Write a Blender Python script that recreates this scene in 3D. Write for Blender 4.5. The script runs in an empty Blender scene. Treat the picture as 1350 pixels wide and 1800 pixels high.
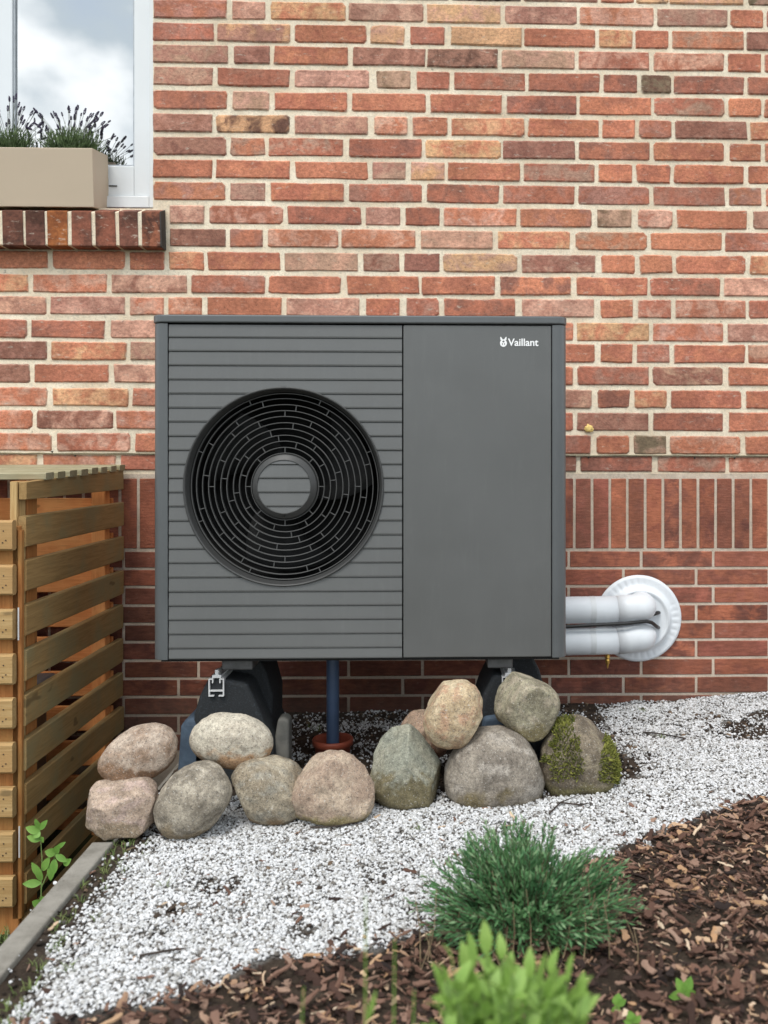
import bpy, bmesh, math, random
from mathutils import Vector, Matrix, Euler, noise
random.seed(7)
S = bpy.context.scene
C = S.collection
R = math.radians

# ------------------------------------------------------------------ camera
FPX, U0, V0, CH, CD, YAW = 1622.0, 809.0, 808.0, 0.872, 3.2, R(1.72)
cam_d = bpy.data.cameras.new('camera')
cam = bpy.data.objects.new('camera', cam_d); C.objects.link(cam)
cam.location = (0, -CD, CH); cam.rotation_euler = (R(90), 0, -YAW)
cam_d.sensor_fit = 'VERTICAL'; cam_d.sensor_height = 36.0; cam_d.sensor_width = 27.0
cam_d.lens = FPX / 1800 * 36.0
cam_d.shift_x = -(U0 - 675) / 1800; cam_d.shift_y = -(900 - V0) / 1800
cam_d.clip_start = 0.02; cam_d.clip_end = 500
cam_d.dof.use_dof = True; cam_d.dof.focus_distance = 2.6; cam_d.dof.aperture_fstop = 3.8
S.camera = cam

# ------------------------------------------------------------------ world, sun, exposure
SUN_EL, SUN_AZ = R(58), R(200)       # azimuth measured clockwise from +y
w = bpy.data.worlds.new('World'); S.world = w; w.use_nodes = True
nt = w.node_tree; nt.nodes.clear()
def wn(t, **k):
    n = nt.nodes.new(t)
    for a, b in k.items(): setattr(n, a, b)
    return n
sky = wn('ShaderNodeTexSky', sky_type='NISHITA', sun_disc=False, sun_elevation=SUN_EL, sun_rotation=SUN_AZ)
tc = wn('ShaderNodeTexCoord')
mp = wn('ShaderNodeMapping'); mp.inputs['Location'].default_value = (2.14, 4.21, -1.05); mp.inputs['Scale'].default_value = (1, 1, 1.6)
ns = wn('ShaderNodeTexNoise'); ns.inputs['Scale'].default_value = 5.0; ns.inputs['Detail'].default_value = 6; ns.inputs['Roughness'].default_value = .5
rp = wn('ShaderNodeValToRGB')
e = rp.color_ramp.elements
e[0].position = .36; e[0].color = (.55, .55, .55, 1); e[1].position = .56; e[1].color = (1, 1, 1, 1)
rp2 = wn('ShaderNodeValToRGB'); e = rp2.color_ramp.elements
e[0].position = .45; e[0].color = (5.7, 6.3, 6.4, 1); e[1].position = .62; e[1].color = (10.6, 10.8, 11.2, 1)
mx = wn('ShaderNodeMix', data_type='RGBA')
bg = wn('ShaderNodeBackground'); bg.inputs['Strength'].default_value = 0.1
out = wn('ShaderNodeOutputWorld')
L = nt.links.new
L(tc.outputs['Generated'], mp.inputs[0]); L(mp.outputs[0], ns.inputs['Vector'])
L(ns.outputs[0], rp.inputs[0]); L(ns.outputs[0], rp2.inputs[0])
L(rp.outputs[0], mx.inputs[0]); L(sky.outputs[0], mx.inputs[6]); L(rp2.outputs[0], mx.inputs[7])
L(mx.outputs[2], bg.inputs[0]); L(bg.outputs[0], out.inputs[0])
sd = bpy.data.lights.new('sun', 'SUN'); sd.energy = 1.15; sd.angle = R(20); sd.color = (1.0, .96, .9)
sun = bpy.data.objects.new('sun', sd); C.objects.link(sun)
sv = Vector((math.sin(SUN_AZ) * math.cos(SUN_EL), math.cos(SUN_AZ) * math.cos(SUN_EL), math.sin(SUN_EL)))
sun.rotation_euler = sv.to_track_quat('Z', 'Y').to_euler(); sun.location = (-1, -4, 6)
S.view_settings.view_transform = 'Standard'; S.view_settings.look = 'None'
S.view_settings.gamma = 1; S.view_settings.exposure = 1.0

# ------------------------------------------------------------------ pixel helpers (measured photo positions -> real positions)
def ray(u, v):
    a = (u - U0) / FPX; b = (V0 - v) / FPX
    return Vector((a * math.cos(YAW) + math.sin(YAW), -a * math.sin(YAW) + math.cos(YAW), b))
def at(u, v, Y):
    d = ray(u, v); t = (Y + CD) / d.y
    return Vector((d.x * t, Y, CH + d.z * t))
def hgt(x, y):
    h = .045 * max(0, x)
    h += .014 * noise.noise(Vector((x * 3, y * 3, 1.3))) + .006 * noise.noise(Vector((x * 9, y * 9, 4.3)))
    k = min(1, max(0, (x + .70) / .12)); h = h * k - .006 * (1 - k)
    return h
def gnd(u, v, z=None):
    d = ray(u, v); zz = 0 if z is None else z
    for _ in range(6):
        t = (zz - CH) / d.z; x, y = d.x * t, -CD + d.y * t
        if z is None: zz = hgt(x, y)
    return Vector((x, y, zz))
def lin(c):
    return tuple(((q / 255 + .055) / 1.055) ** 2.4 if q > 10 else q / 255 / 12.92 for q in c)
def desat(c, k):
    l_ = .3 * c[0] + .59 * c[1] + .11 * c[2]; return tuple(q * (1 - k) + l_ * k for q in c)
def sc(c, k): return tuple(q * k for q in c)
def mixc(a, b, t): return tuple(p * (1 - t) + q * t for p, q in zip(a, b))

# ------------------------------------------------------------------ object helpers
def tag(o, label=None, cat=None, group=None, kind=None):
    if label: o['label'] = label
    if cat: o['category'] = cat
    if group: o['group'] = group
    if kind: o['kind'] = kind
    return o
def empty(name, loc=(0, 0, 0), rot=(0, 0, 0), parent=None):
    o = bpy.data.objects.new(name, None); C.objects.link(o); o.location = loc; o.rotation_euler = rot
    o.empty_display_size = .05
    if parent: o.parent = parent
    return o
def link(name, me, m=None, parent=None, loc=(0, 0, 0), rot=(0, 0, 0)):
    o = bpy.data.objects.new(name, me); C.objects.link(o); o.location = loc; o.rotation_euler = rot
    if m is not None and not me.materials: me.materials.append(m)
    if parent: o.parent = parent
    return o
class MB:
    def __init__(s): s.v = []; s.f = []; s.c = {}
    def add(s, vs, fs):
        n = len(s.v); s.v += [tuple(p) for p in vs]; s.f += [tuple(i + n for i in f) for f in fs]; return n
    def box(s, a, b):
        x0, y0, z0 = a; x1, y1, z1 = b
        s.add([(x0, y0, z0), (x1, y0, z0), (x1, y1, z0), (x0, y1, z0), (x0, y0, z1), (x1, y0, z1), (x1, y1, z1), (x0, y1, z1)],
              [(0, 3, 2, 1), (4, 5, 6, 7), (0, 1, 5, 4), (1, 2, 6, 5), (2, 3, 7, 6), (3, 0, 4, 7)])
    def tube(s, pts, rad, n=8, cap=True):
        pts = [Vector(p) for p in pts]
        rs = rad if isinstance(rad, (list, tuple)) else [rad] * len(pts)
        t0 = (pts[1] - pts[0]).normalized(); nr = t0.orthogonal().normalized(); rings = []
        for i, p in enumerate(pts):
            t = (pts[min(i + 1, len(pts) - 1)] - pts[max(i - 1, 0)]).normalized()
            nr = (nr - t * nr.dot(t)); nr = nr.normalized() if nr.length > 1e-6 else t.orthogonal().normalized()
            b = t.cross(nr)
            rings.append([p + (nr * math.cos(2 * math.pi * k / n) + b * math.sin(2 * math.pi * k / n)) * rs[i] for k in range(n)])
        vs = [q for r_ in rings for q in r_]; fs = []
        for i in range(len(pts) - 1):
            for k in range(n):
                a, b2 = i * n + k, i * n + (k + 1) % n
                fs.append((a, b2, b2 + n, a + n))
        if cap: fs.append(tuple(range(n - 1, -1, -1))); fs.append(tuple((len(pts) - 1) * n + k for k in range(n)))
        s.add(vs, fs)
    def lathe(s, prof, n=48, axis='y', cap=False):
        # prof list of (radius, along)
        vs = []; fs = []
        for r_, a in prof:
            for k in range(n):
                t = 2 * math.pi * k / n
                if axis == 'y': vs.append((r_ * math.cos(t), a, r_ * math.sin(t)))
                else: vs.append((r_ * math.cos(t), r_ * math.sin(t), a))
        for i in range(len(prof) - 1):
            for k in range(n):
                a, b = i * n + k, i * n + (k + 1) % n
                fs.append((a, b, b + n, a + n) if axis == 'z' else (a, a + n, b + n, b))
        if cap:
            fs.append(tuple(range(n)) if axis == 'y' else tuple(range(n - 1, -1, -1)))
            q = (len(prof) - 1) * n
            fs.append(tuple(range(q + n - 1, q - 1, -1)) if axis == 'y' else tuple(range(q, q + n)))
        s.add(vs, fs)
    def prism(s, outline, y0, y1):
        # outline: list of (x, z) counter-clockwise seen from the camera (-y)
        n = len(outline)
        vs = [(x, y0, z) for x, z in outline] + [(x, y1, z) for x, z in outline]
        fs = [tuple(range(n)), tuple(range(2 * n - 1, n - 1, -1))] + [(i, i + n, (i + 1) % n + n, (i + 1) % n) for i in range(n)]
        s.add(vs, fs)
    def mesh(s, name='mesh', smooth=False):
        me = bpy.data.meshes.new(name); me.from_pydata(s.v, [], s.f); me.validate(); me.update()
        if smooth: me.shade_smooth()
        return me
    def obj(s, name, m, parent=None, smooth=False, loc=(0, 0, 0), rot=(0, 0, 0), bevel=0, seg=2):
        o = link(name, s.mesh(name, smooth), m, parent, loc, rot)
        if bevel: bev(o, bevel, seg)
        return o
def bev(o, wd, seg=2):
    md = o.modifiers.new('bevel', 'BEVEL'); md.width = wd; md.segments = seg; md.limit_method = 'ANGLE'; md.angle_limit = R(40)
    md.harden_normals = False
def setcol(me, name, cols):
    a = me.attributes.new(name, 'FLOAT_COLOR', 'POINT')
    flat = []
    for c in cols: flat += [c[0], c[1], c[2], c[3] if len(c) > 3 else 1.0]
    a.data.foreach_set('color', flat)

# ------------------------------------------------------------------ material helpers
class NT:
    def __init__(s, name):
        s.m = bpy.data.materials.new(name); s.m.use_nodes = True; s.t = s.m.node_tree; s.t.nodes.clear()
        s.p = s.n('ShaderNodeBsdfPrincipled'); s.o = s.n('ShaderNodeOutputMaterial'); s.l(s.p.outputs[0], s.o.inputs[0])
    def n(s, t, **k):
        x = s.t.nodes.new(t)
        for a, b in k.items(): setattr(x, a, b)
        return x
    def l(s, a, b): s.t.links.new(a, b)
    def noise(s, vec, scale, detail=3, rough=.55, dist=0):
        x = s.n('ShaderNodeTexNoise'); x.inputs['Scale'].default_value = scale; x.inputs['Detail'].default_value = detail
        x.inputs['Roughness'].default_value = rough; x.inputs['Distortion'].default_value = dist
        if vec is not None: s.l(vec, x.inputs['Vector'])
        return x.outputs[0]
    def map(s, v, a, b, c=0., d=1.):
        x = s.n('ShaderNodeMapRange', interpolation_type='SMOOTHSTEP'); s.l(v, x.inputs[0])
        for i, q in enumerate((a, b, c, d)): x.inputs[1 + i].default_value = q
        return x.outputs[0]
    def mix(s, f, a, b, mode='MIX'):
        x = s.n('ShaderNodeMix', data_type='RGBA', blend_type=mode)
        for sock, q in ((x.inputs[0], f), (x.inputs[6], a), (x.inputs[7], b)):
            if isinstance(q, (int, float)): sock.default_value = q
            elif isinstance(q, (tuple, list)): sock.default_value = (*q[:3], 1)
            else: s.l(q, sock)
        return x.outputs[2]
    def math(s, op, a, b=0.):
        x = s.n('ShaderNodeMath', operation=op)
        for sock, q in ((x.inputs[0], a), (x.inputs[1], b)):
            if isinstance(q, (int, float)): sock.default_value = q
            else: s.l(q, sock)
        return x.outputs[0]
    def mapping(s, vec, scale=(1, 1, 1), loc=(0, 0, 0)):
        x = s.n('ShaderNodeMapping'); s.l(vec, x.inputs[0]); x.inputs['Scale'].default_value = scale; x.inputs['Location'].default_value = loc
        return x.outputs[0]
    def attr(s, name):
        return s.n('ShaderNodeAttribute', attribute_name=name)
    def bump(s, h, strength, dist=.002, nrm=None):
        x = s.n('ShaderNodeBump'); x.inputs['Strength'].default_value = strength; x.inputs['Distance'].default_value = dist
        s.l(h, x.inputs['Height'])
        if nrm is not None: s.l(nrm, x.inputs['Normal'])
        return x.outputs[0]
    def fin(s, col=None, rough=.6, nrm=None, metal=0, spec=.5):
        if col is not None:
            if isinstance(col, tuple): s.p.inputs['Base Color'].default_value = (*col[:3], 1)
            else: s.l(col, s.p.inputs['Base Color'])
        if isinstance(rough, (int, float)): s.p.inputs['Roughness'].default_value = rough
        else: s.l(rough, s.p.inputs['Roughness'])
        if nrm is not None: s.l(nrm, s.p.inputs['Normal'])
        s.p.inputs['Metallic'].default_value = metal; s.p.inputs['Specular IOR Level'].default_value = spec
        return s.m
def pos(g): return g.n('ShaderNodeNewGeometry').outputs['Position']
def ocoord(g): return g.n('ShaderNodeTexCoord').outputs['Object']

def plain(name, col, rough=.5, var=.12, scale=40, bump=.15, bscale=300, metal=0, spec=.5, two=None):
    g = NT(name); P = pos(g)
    n1 = g.noise(P, scale, 4)
    c = g.mix(g.map(n1, .3, .7), sc(col, 1 - var), sc(col, 1 + var) if two is None else two)
    return g.fin(c, rough, g.bump(g.noise(P, bscale, 3), bump, .001), metal, spec)

# brick
def brick_mat(name, smear, grit, stretch):
    g = NT(name); P = pos(g)
    a1, a2 = g.attr('c1'), g.attr('c2')
    n1 = g.noise(P, 17, 3, .6, .6)
    f = g.map(n1, .40, .66)
    c = g.mix(f, a1.outputs['Color'], a2.outputs['Color'])
    st = g.mapping(P, stretch)
    n2 = g.noise(st, 70, 5, .7)
    c = g.mix(1.0, c, g.mix(g.map(n2, .25, .75), (.66, .63, .62), (1.26, 1.25, 1.23)), 'MULTIPLY')
    c = g.mix(1.0, c, g.mix(g.map(g.noise(P, 7, 3, .6), .3, .7), (.84, .83, .83), (1.16, 1.15, 1.15)), 'MULTIPLY')
    ed = g.math('MULTIPLY', a1.outputs['Alpha'], g.map(g.noise(P, 60, 3, .6), .42, .62, 0, smear))
    c = g.mix(ed, c, (.62, .55, .44))
    c = g.mix(g.map(g.noise(g.mapping(P, (.7, 1, 1.5), (9, 2, 5)), 55, 5, .75), .58, .72, 0, smear * .9), c, (.10, .065, .055))
    n4 = g.noise(P, 135, 4, .75)
    c = g.mix(g.map(n4, .59, .68, 0, .7), c, (.06, .04, .035))
    n5 = g.noise(g.mapping(P, (.6, 1, 1.6), (3, 7, 1)), 42, 4, .7)
    c = g.mix(g.map(n5, .58, .72, 0, smear), c, (.56, .49, .40))
    sx = g.n('ShaderNodeSeparateXYZ'); g.l(P, sx.inputs[0])
    dz = g.math('ADD', sx.outputs[2], g.math('MULTIPLY', g.noise(P, 9, 5, .7), .22))
    c = g.mix(g.map(dz, .10, .22, .28, 0.), c, (.12, .095, .075))
    c = g.mix(1.0, c, g.mix(g.map(g.noise(P, 1.7, 4, .6), .35, .65), (.88, .88, .88), (1.1, 1.1, 1.1)), 'MULTIPLY')
    h = g.math('ADD', g.noise(P, 160, 4, .7), g.math('MULTIPLY', n2, .8))
    return g.fin(c, .85, g.bump(h, grit, .0022), 0, .3)
M_brick = brick_mat('old_brick', .6, .7, (1, 1, 1.4))
M_klink = brick_mat('clinker_brick', .12, .45, (.35, 1, 1.6))
M_soldier = brick_mat('clinker_soldier_brick', .12, .9, (.45, 1, 2.6))
def mortar_mat(name, a, b):
    g = NT(name); P = pos(g)
    c = g.mix(g.map(g.noise(P, 9, 4, .6), .35, .65), a, b)
    c = g.mix(g.map(g.noise(P, 120, 3, .7), .40, .80), c, sc(a, .70))
    c = g.mix(g.map(g.noise(P, 55, 3, .6), .68, .76, 0, .6), c, (.16, .15, .12))
    sx = g.n('ShaderNodeSeparateXYZ'); g.l(P, sx.inputs[0])
    dz = g.math('ADD', sx.outputs[2], g.math('MULTIPLY', g.noise(P, 9, 5, .7), .22))
    c = g.mix(g.map(dz, .10, .26, .45, 0.), c, (.17, .14, .11))
    c = g.mix(1.0, c, g.mix(g.map(g.noise(P, 2.3, 5, .65), .35, .65), (.86, .85, .83), (1.05, 1.05, 1.05)), 'MULTIPLY')
    h = g.math('ADD', g.noise(P, 260, 4, .75), g.math('MULTIPLY', g.noise(P, 45, 3), 1.5))
    return g.fin(c, .95, g.bump(h, .8, .003), 0, .2)
M_mortar = mortar_mat('lime_mortar', lin((242, 230, 208)), lin((230, 212, 186)))
M_mortar2 = mortar_mat('plinth_mortar', lin((214, 200, 184)), lin((198, 180, 162)))

# ------------------------------------------------------------------ the house wall
house = empty('house_wall', (0, 0, 0))
tag(house, 'red brick house wall with darker clinker plinth, white window and brick sill', 'house wall')
Kb = .96
PAL = {'r': (178, 106, 80), 'o': (200, 124, 88), 'p': (214, 166, 142), 'l': (172, 124, 106), 'd': (140, 94, 80),
       'y': (216, 168, 120), 't': (180, 148, 124), 'k': (60, 52, 46), 'g': (112, 104, 80)}
def jit(c, a=.08):
    k = 1 + random.uniform(-a, a)
    return tuple(max(.005, q * k * (1 + random.uniform(-.04, .04))) for q in c)
def bcol(code):
    c1 = jit(sc(lin(PAL[code[0]]), Kb)); c2 = lin(PAL[code[1]]) if len(code) > 1 else mixc(lin(PAL[code[0]]), lin(PAL['l']), .5)
    mean = sc(lin((190, 118, 88)), Kb); t_ = .22 if code[0] not in 'kyg' else .1
    return desat(mixc(c1, mean, t_), .12), desat(mixc(jit(sc(c2, Kb)), mean, .22), .12)
count = {'brick': 0}
field = {'v': [], 'f': [], 'c1': [], 'c2': [], 'm': M_brick}
def brick_geo(q, y0, j, rnd, edge):
    """q: four world (x,z) corners tl,tr,br,bl ; returns verts, faces (48 triangles)"""
    tl, tr, br, bl = [Vector((a, b)) for a, b in q]
    loop = []
    for P, A, B in ((bl, br, tl), (br, tr, bl), (tr, tl, br), (tl, bl, tr)):
        ra = rnd * random.uniform(.4, 1.8); rb = rnd * random.uniform(.4, 1.8)
        da = (A - P).normalized(); db = (B - P).normalized()
        loop.append(P + db * rb + Vector((random.uniform(-j, j), random.uniform(-j, j))))
        loop.append(P + da * ra + Vector((random.uniform(-j, j), random.uniform(-j, j))))
        if P is bl or P is tr:
            t = random.uniform(.35, .65); loop.append(P.lerp(A, t) + Vector((0, random.uniform(-j, j))))
    cx = sum((p for p in loop), Vector((0, 0))) / len(loop)
    hw, hh = (tr - tl).length / 2, (tl - bl).length / 2
    n = len(loop); vs = []
    for p in loop:
        d = p - cx
        ip = cx + Vector((d.x * (1 - edge / hw), d.y * (1 - edge / hh)))
        vs.append((ip.x, y0 + random.uniform(-.0007, .0007), ip.y))
    for p in loop: vs.append((p.x, y0 + edge * .9, p.y))
    for p in loop: vs.append((p.x, y0 + .03, p.y))
    fs = [tuple(range(n))]
    for i in range(n):
        k = (i + 1) % n
        fs.append((i, i + n, k + n, k)); fs.append((i + n, i + 2 * n, k + 2 * n, k + n))
    return vs, fs, cx
def add_brick(q, c1, c2, mat, y0=0., j=.0026, rnd=.006, edge=.0045, visible=True, blot=None, parent=None):
    vs, fs, cx = brick_geo(q, y0, j, rnd, edge)
    if visible:
        vs = [(x - cx.x, y, z - cx.y) for x, y, z in vs]
        me = bpy.data.meshes.new('brick'); me.from_pydata(vs, [], fs); me.update()
        if blot:
            me2 = bmesh.new(); me2.from_mesh(me)
            bmesh.ops.delete(me2, geom=[f for f in me2.faces if len(f.verts) > 4], context='FACES_ONLY'); me2.free()
        nn_ = len(vs) // 3; setcol(me, 'c1', [(*c1, 0.)] * nn_ + [(*c1, 1.)] * (2 * nn_)); setcol(me, 'c2', [c2] * len(vs))
        o = link('brick', me, mat, parent or house, (cx.x, 0, cx.y)); count['brick'] += 1
        return o
    n = len(field['v']); field['v'] += vs; field['f'] += [tuple(i + n for i in f) for f in fs]
    field['c1'] += [(*c1, 0.)] * len(vs); field['c2'] += [c2] * len(vs)
def wall_xz(u, v): p = at(u, v, 0); return (p.x, p.z)

RB_L = [-10, 30, 69.6, 109, 148.5, 190, 230.5, 271, 311, 350.5, 391.5, 432.5, 473.5, 514.5, 553.5, 594.5, 632.5, 672.5, 714, 754, 793.5, 826.5]
RB_R = [8.5, 48.5, 87.5, 126, 166, 205, 245.5, 283.5, 322.7, 361.5, 402, 441, 481.5, 520.5, 559.5, 600.5, 638, 677.5, 718, 758, 798.5, 830]
ROWS = [
 [(650,788,'l'),(793,916,'k'),(921,1051,'lp'),(1057,1114,'or'),(1119,1175,'yg'),(1178,1307,'yp'),(1317,1440,'gt')],
 [(269,398,'rl'),(407,466,'lp'),(476,607,'yo'),(613,744,'pl'),(751,880,'yp'),(888,1014,'lp'),(1020,1149,'po'),(1157,1278,'tl'),(1285,1342,'ro'),(1350,1470,'l')],
 [(269,375,'rl'),(381,510,'ly'),(518,644,'or'),(650,711,'yp'),(721,781,'r'),(793,917,'yy'),(922,1047,'ro'),(1054,1112,'yo'),(1118,1175,'ro'),(1182,1307,'ot'),(1314,1440,'d')],
 [(269,400,'lt'),(411,473,'ld'),(482,611,'ro'),(621,747,'dl'),(752,875,'lk'),(882,1010,'tp'),(1018,1141,'rp'),(1149,1273,'rp'),(1281,1338,'ro'),(1345,1470,'r')],
 [(269,373,'lt'),(382,508,'r'),(518,648,'pl'),(662,722,'tg'),(733,789,'r'),(799,923,'rl'),(930,1054,'rd'),(1062,1120,'dr'),(1128,1180,'gk'),(1186,1308,'dr'),(1315,1430,'rd')],
 [(269,398,'rd'),(409,472,'pt'),(482,609,'ro'),(619,748,'or'),(757,881,'ro'),(891,1013,'dr'),(1020,1144,'or'),(1151,1274,'rt'),(1282,1338,'oo'),(1345,1460,'o')],
 [(269,372,'ld'),(380,508,'yk'),(518,646,'lp'),(658,716,'op'),(726,786,'od'),(793,922,'oy'),(929,1052,'or'),(1060,1116,'or'),(1124,1180,'rl'),(1188,1313,'dl'),(1320,1440,'oy')],
 [(269,397,'ld'),(405,465,'ot'),(472,604,'rt'),(614,741,'rd'),(748,880,'yo'),(885,1011,'dl'),(1018,1142,'rd'),(1150,1273,'ro'),(1283,1338,'or'),(1346,1460,'o')],
 [(269,372,'or'),(380,508,'or'),(519,646,'oo'),(655,713,'tl'),(722,781,'py'),(788,914,'or'),(921,1045,'tr'),(1053,1111,'ro'),(1120,1178,'ro'),(1186,1307,'or'),(1317,1440,'or')],
 [(269,395,'ol'),(405,466,'lt'),(476,604,'ro'),(614,741,'rl'),(751,877,'rd'),(885,1010,'rl'),(1017,1142,'lr'),(1150,1274,'lr'),(1283,1339,'lo'),(1347,1460,'o')],
 [(298,358,'pl'),(368,497,'rp'),(506,634,'rd'),(643,703,'lp'),(714,773,'rd'),(781,908,'op'),(915,1040,'ol'),(1050,1111,'tg'),(1123,1182,'pr'),(1191,1313,'oo'),(1325,1440,'l')],
 [(298,396,'dl'),(405,461,'ol'),(471,594,'op'),(601,730,'op'),(740,866,'pt'),(875,1001,'oy'),(1013,1137,'ot'),(1145,1270,'oo'),(1276,1400,'rl')],
 [(-50,83,'oo'),(92,219,'oo'),(228,287,'or'),(297,357,'oy'),(365,492,'ro'),(501,629,'tp'),(639,702,'dt'),(711,772,'dd'),(780,908,'yt'),(917,1046,'dt'),(1058,1115,'oo'),(1125,1181,'oo'),(1189,1311,'ro'),(1320,1440,'oy')],
 [(-80,48,'oy'),(57,187,'op'),(196,328,'pd'),(336,465,'rl'),(473,599,'ro'),(610,736,'ro'),(742,869,'ro'),(880,1003,'od'),(1014,1138,'ro'),(1144,1266,'rd'),(1274,1400,'pl')],
 [(-50,80,'lp'),(88,219,'lp'),(228,286,'op'),(296,354,'op'),(365,494,'oo'),(503,632,'lp'),(644,702,'ro'),(715,771,'rl'),(781,906,'rd'),(918,1044,'pl'),(1057,1113,'ro'),(1123,1179,'rp'),(1188,1311,'rp'),(1318,1440,'r')],
 [(-80,47,'rl'),(55,183,'rd'),(194,325,'pl'),(334,460,'#'),(470,600,'#'),(610,736,'#'),(745,875,'#'),(885,1008,'ot'),(1015,1141,'yo'),(1149,1271,'op'),(1280,1410,'lp')],
 [(-50,81,'dl'),(89,221,'oy'),(229,290,'lt'),(300,425,'#'),(435,560,'#'),(570,695,'#'),(705,830,'#'),(840,910,'#'),(920,1045,'ro'),(1056,1111,'ro'),(1120,1177,'rl'),(1185,1310,'ro'),(1316,1440,'rp')],
 [(-80,51,'ld'),(60,190,'ro'),(200,330,'pl'),(340,465,'#'),(475,600,'#'),(610,736,'#'),(745,870,'#'),(880,1007,'ro'),(1016,1141,'rl'),(1148,1271,'dt'),(1281,1400,'or')],
 [(-50,82,'op'),(92,225,'yo'),(233,295,'rl'),(304,430,'#'),(440,560,'#'),(570,695,'#'),(705,830,'#'),(840,910,'#'),(920,1040,'tl'),(1051,1107,'dr'),(1116,1172,'oy'),(1180,1304,'ro'),(1313,1430,'ro')],
 [(-70,56,'op'),(64,197,'dp'),(204,330,'op'),(340,465,'#'),(475,600,'#'),(610,736,'#'),(745,870,'#'),(880,1007,'ro'),(1015,1140,'ld'),(1149,1271,'rd'),(1282,1400,'or')],
 [(-50,90,'op'),(100,228,'rp'),(238,300,'or'),(310,435,'#'),(445,565,'#'),(575,700,'#'),(710,830,'#'),(840,910,'#'),(920,1038,'rl'),(1049,1106,'ro'),(1115,1171,'gt'),(1179,1302,'op'),(1312,1430,'oo')],
 [(-50,64,'oy'),(75,202,'op'),(212,340,'rr'),(350,475,'#'),(485,610,'#'),(620,745,'#'),(755,890,'#'),(900,1013,'dd'),(1021,1146,'dr'),(1157,1275,'rt'),(1283,1410,'rp')],
]
def vrow(i, u): return RB_L[i] + (RB_R[i] - RB_L[i]) * (u - 285) / 1055
codes = ['rl', 'or', 'ro', 'rd', 'op', 'lp', 'dl', 'oy', 'ld', 'rt', 'yo', 'pl']
for i, row in enumerate(ROWS):
    hgt_px = 26.5 if i == 21 else 31.3
    ext = list(row)
    u = ext[-1][1] + 9                         # the wall goes on beyond the frame, joined into one mesh
    while u < 1900: wd = random.choice((125, 125, 58)); ext.append((u, u + wd, '#')); u += wd + 9
    if i >= 12:
        u = ext[0][0] - 9
        while u > -1150: ext.append((u - 125, u, '#')); u -= 134
    for (ua, ub, code) in ext:
        va, vb = vrow(i, ua), vrow(i, ub)
        q = [wall_xz(ua - .5, va - hgt_px - .5), wall_xz(ub + .5, vb - hgt_px - .5), wall_xz(ub + .5, vb + .5), wall_xz(ua - .5, va + .5)]
        vis = code != '#' and ua < 1350 and ub > 0
        c1, c2 = bcol(random.choice(codes) if code == '#' else code)
        add_brick(q, c1, c2, M_brick, visible=vis, rnd=random.choice((.002, .003, .004, .007)), j=random.choice((.0010, .0018, .0026)), y0=random.uniform(-.0015, .0015))
# rows above the frame
for i in range(1, 16):
    u = 269 + (i % 2) * 3
    while u < 1900:
        wd = random.choice((125, 125, 58)); off = -40 * i
        va, vb = vrow(0, u) + off, vrow(0, u + wd) + off
        if u < 1900:
            q = [wall_xz(u, va - 31), wall_xz(u + wd, vb - 31), wall_xz(u + wd, vb), wall_xz(u, va)]
            c1, c2 = bcol(random.choice(codes)); add_brick(q, c1, c2, M_brick, visible=False)
        u += wd + 9
# row 0 left part
u = 269
while u < 640:
    q = [wall_xz(u, vrow(0, u) - 31), wall_xz(min(u + 120, 641), vrow(0, u) - 31), wall_xz(min(u + 120, 641), vrow(0, u + 120)), wall_xz(u, vrow(0, u))]
    c1, c2 = bcol(random.choice(codes)); add_brick(q, c1, c2, M_brick, visible=False); u += 129
def flush(name, mat):
    me = bpy.data.meshes.new(name); me.from_pydata(field['v'], [], field['f']); me.update()
    setcol(me, 'c1', field['c1']); setcol(me, 'c2', field['c2'])
    o = link(name, me, mat, house); o['kind'] = 'stuff'
    field.update(v=[], f=[], c1=[], c2=[])
flush('brick_courses_beyond', M_brick)

# clinker plinth : soldier course then stretcher courses
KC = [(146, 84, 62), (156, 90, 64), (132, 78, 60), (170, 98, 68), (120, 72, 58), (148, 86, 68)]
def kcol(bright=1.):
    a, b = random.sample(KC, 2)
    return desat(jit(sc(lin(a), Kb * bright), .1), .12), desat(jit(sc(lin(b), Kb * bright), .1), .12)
lj = [15, 48, 80.5, 113, 146, 178, 210.5, 243, 275.5]
rj = [1009.7, 1041, 1072.2, 1103, 1134.4, 1165.3, 1196.4, 1227.2, 1258.3, 1289.2, 1320.3, 1351.4]
js = [15 - 32.7 * k for k in range(36, 0, -1)] + lj
k = 1
n_mid = 23; a, b = 275.5, 1009.7
js += [a + (b - a) * t / n_mid for t in range(1, n_mid)] + rj + [1351.4 + 31 * t for t in range(1, 18)]
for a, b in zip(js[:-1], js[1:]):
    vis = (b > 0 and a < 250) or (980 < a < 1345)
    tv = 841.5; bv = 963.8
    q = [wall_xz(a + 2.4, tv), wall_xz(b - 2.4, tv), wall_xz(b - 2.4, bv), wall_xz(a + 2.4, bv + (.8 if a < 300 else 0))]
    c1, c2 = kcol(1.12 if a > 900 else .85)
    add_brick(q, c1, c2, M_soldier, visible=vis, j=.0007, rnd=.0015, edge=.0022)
KL = [968, 1000, 1032, 1064.5, 1097, 1129, 1161.5, 1193.3, 1225.5, 1258, 1290, 1322]
KR = [967, 998.7, 1030, 1061.6, 1093, 1124.5, 1156.5, 1188, 1220, 1251.5, 1283, 1315]
JA = [-177, -46, 86, 217, 348.7, 481, 612.6, 743, 872, 1000, 1127.3, 1254, 1381, 1507, 1633, 1759, 1885]
JB = [-212, -80, 51, 182, 313.5, 445, 576, 708, 838, 966.5, 1096, 1224, 1352, 1478, 1604, 1730, 1856]
for J_ in (JA, JB):
    while J_[0] > -1100: J_.insert(0, J_[0] - 131)
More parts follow.
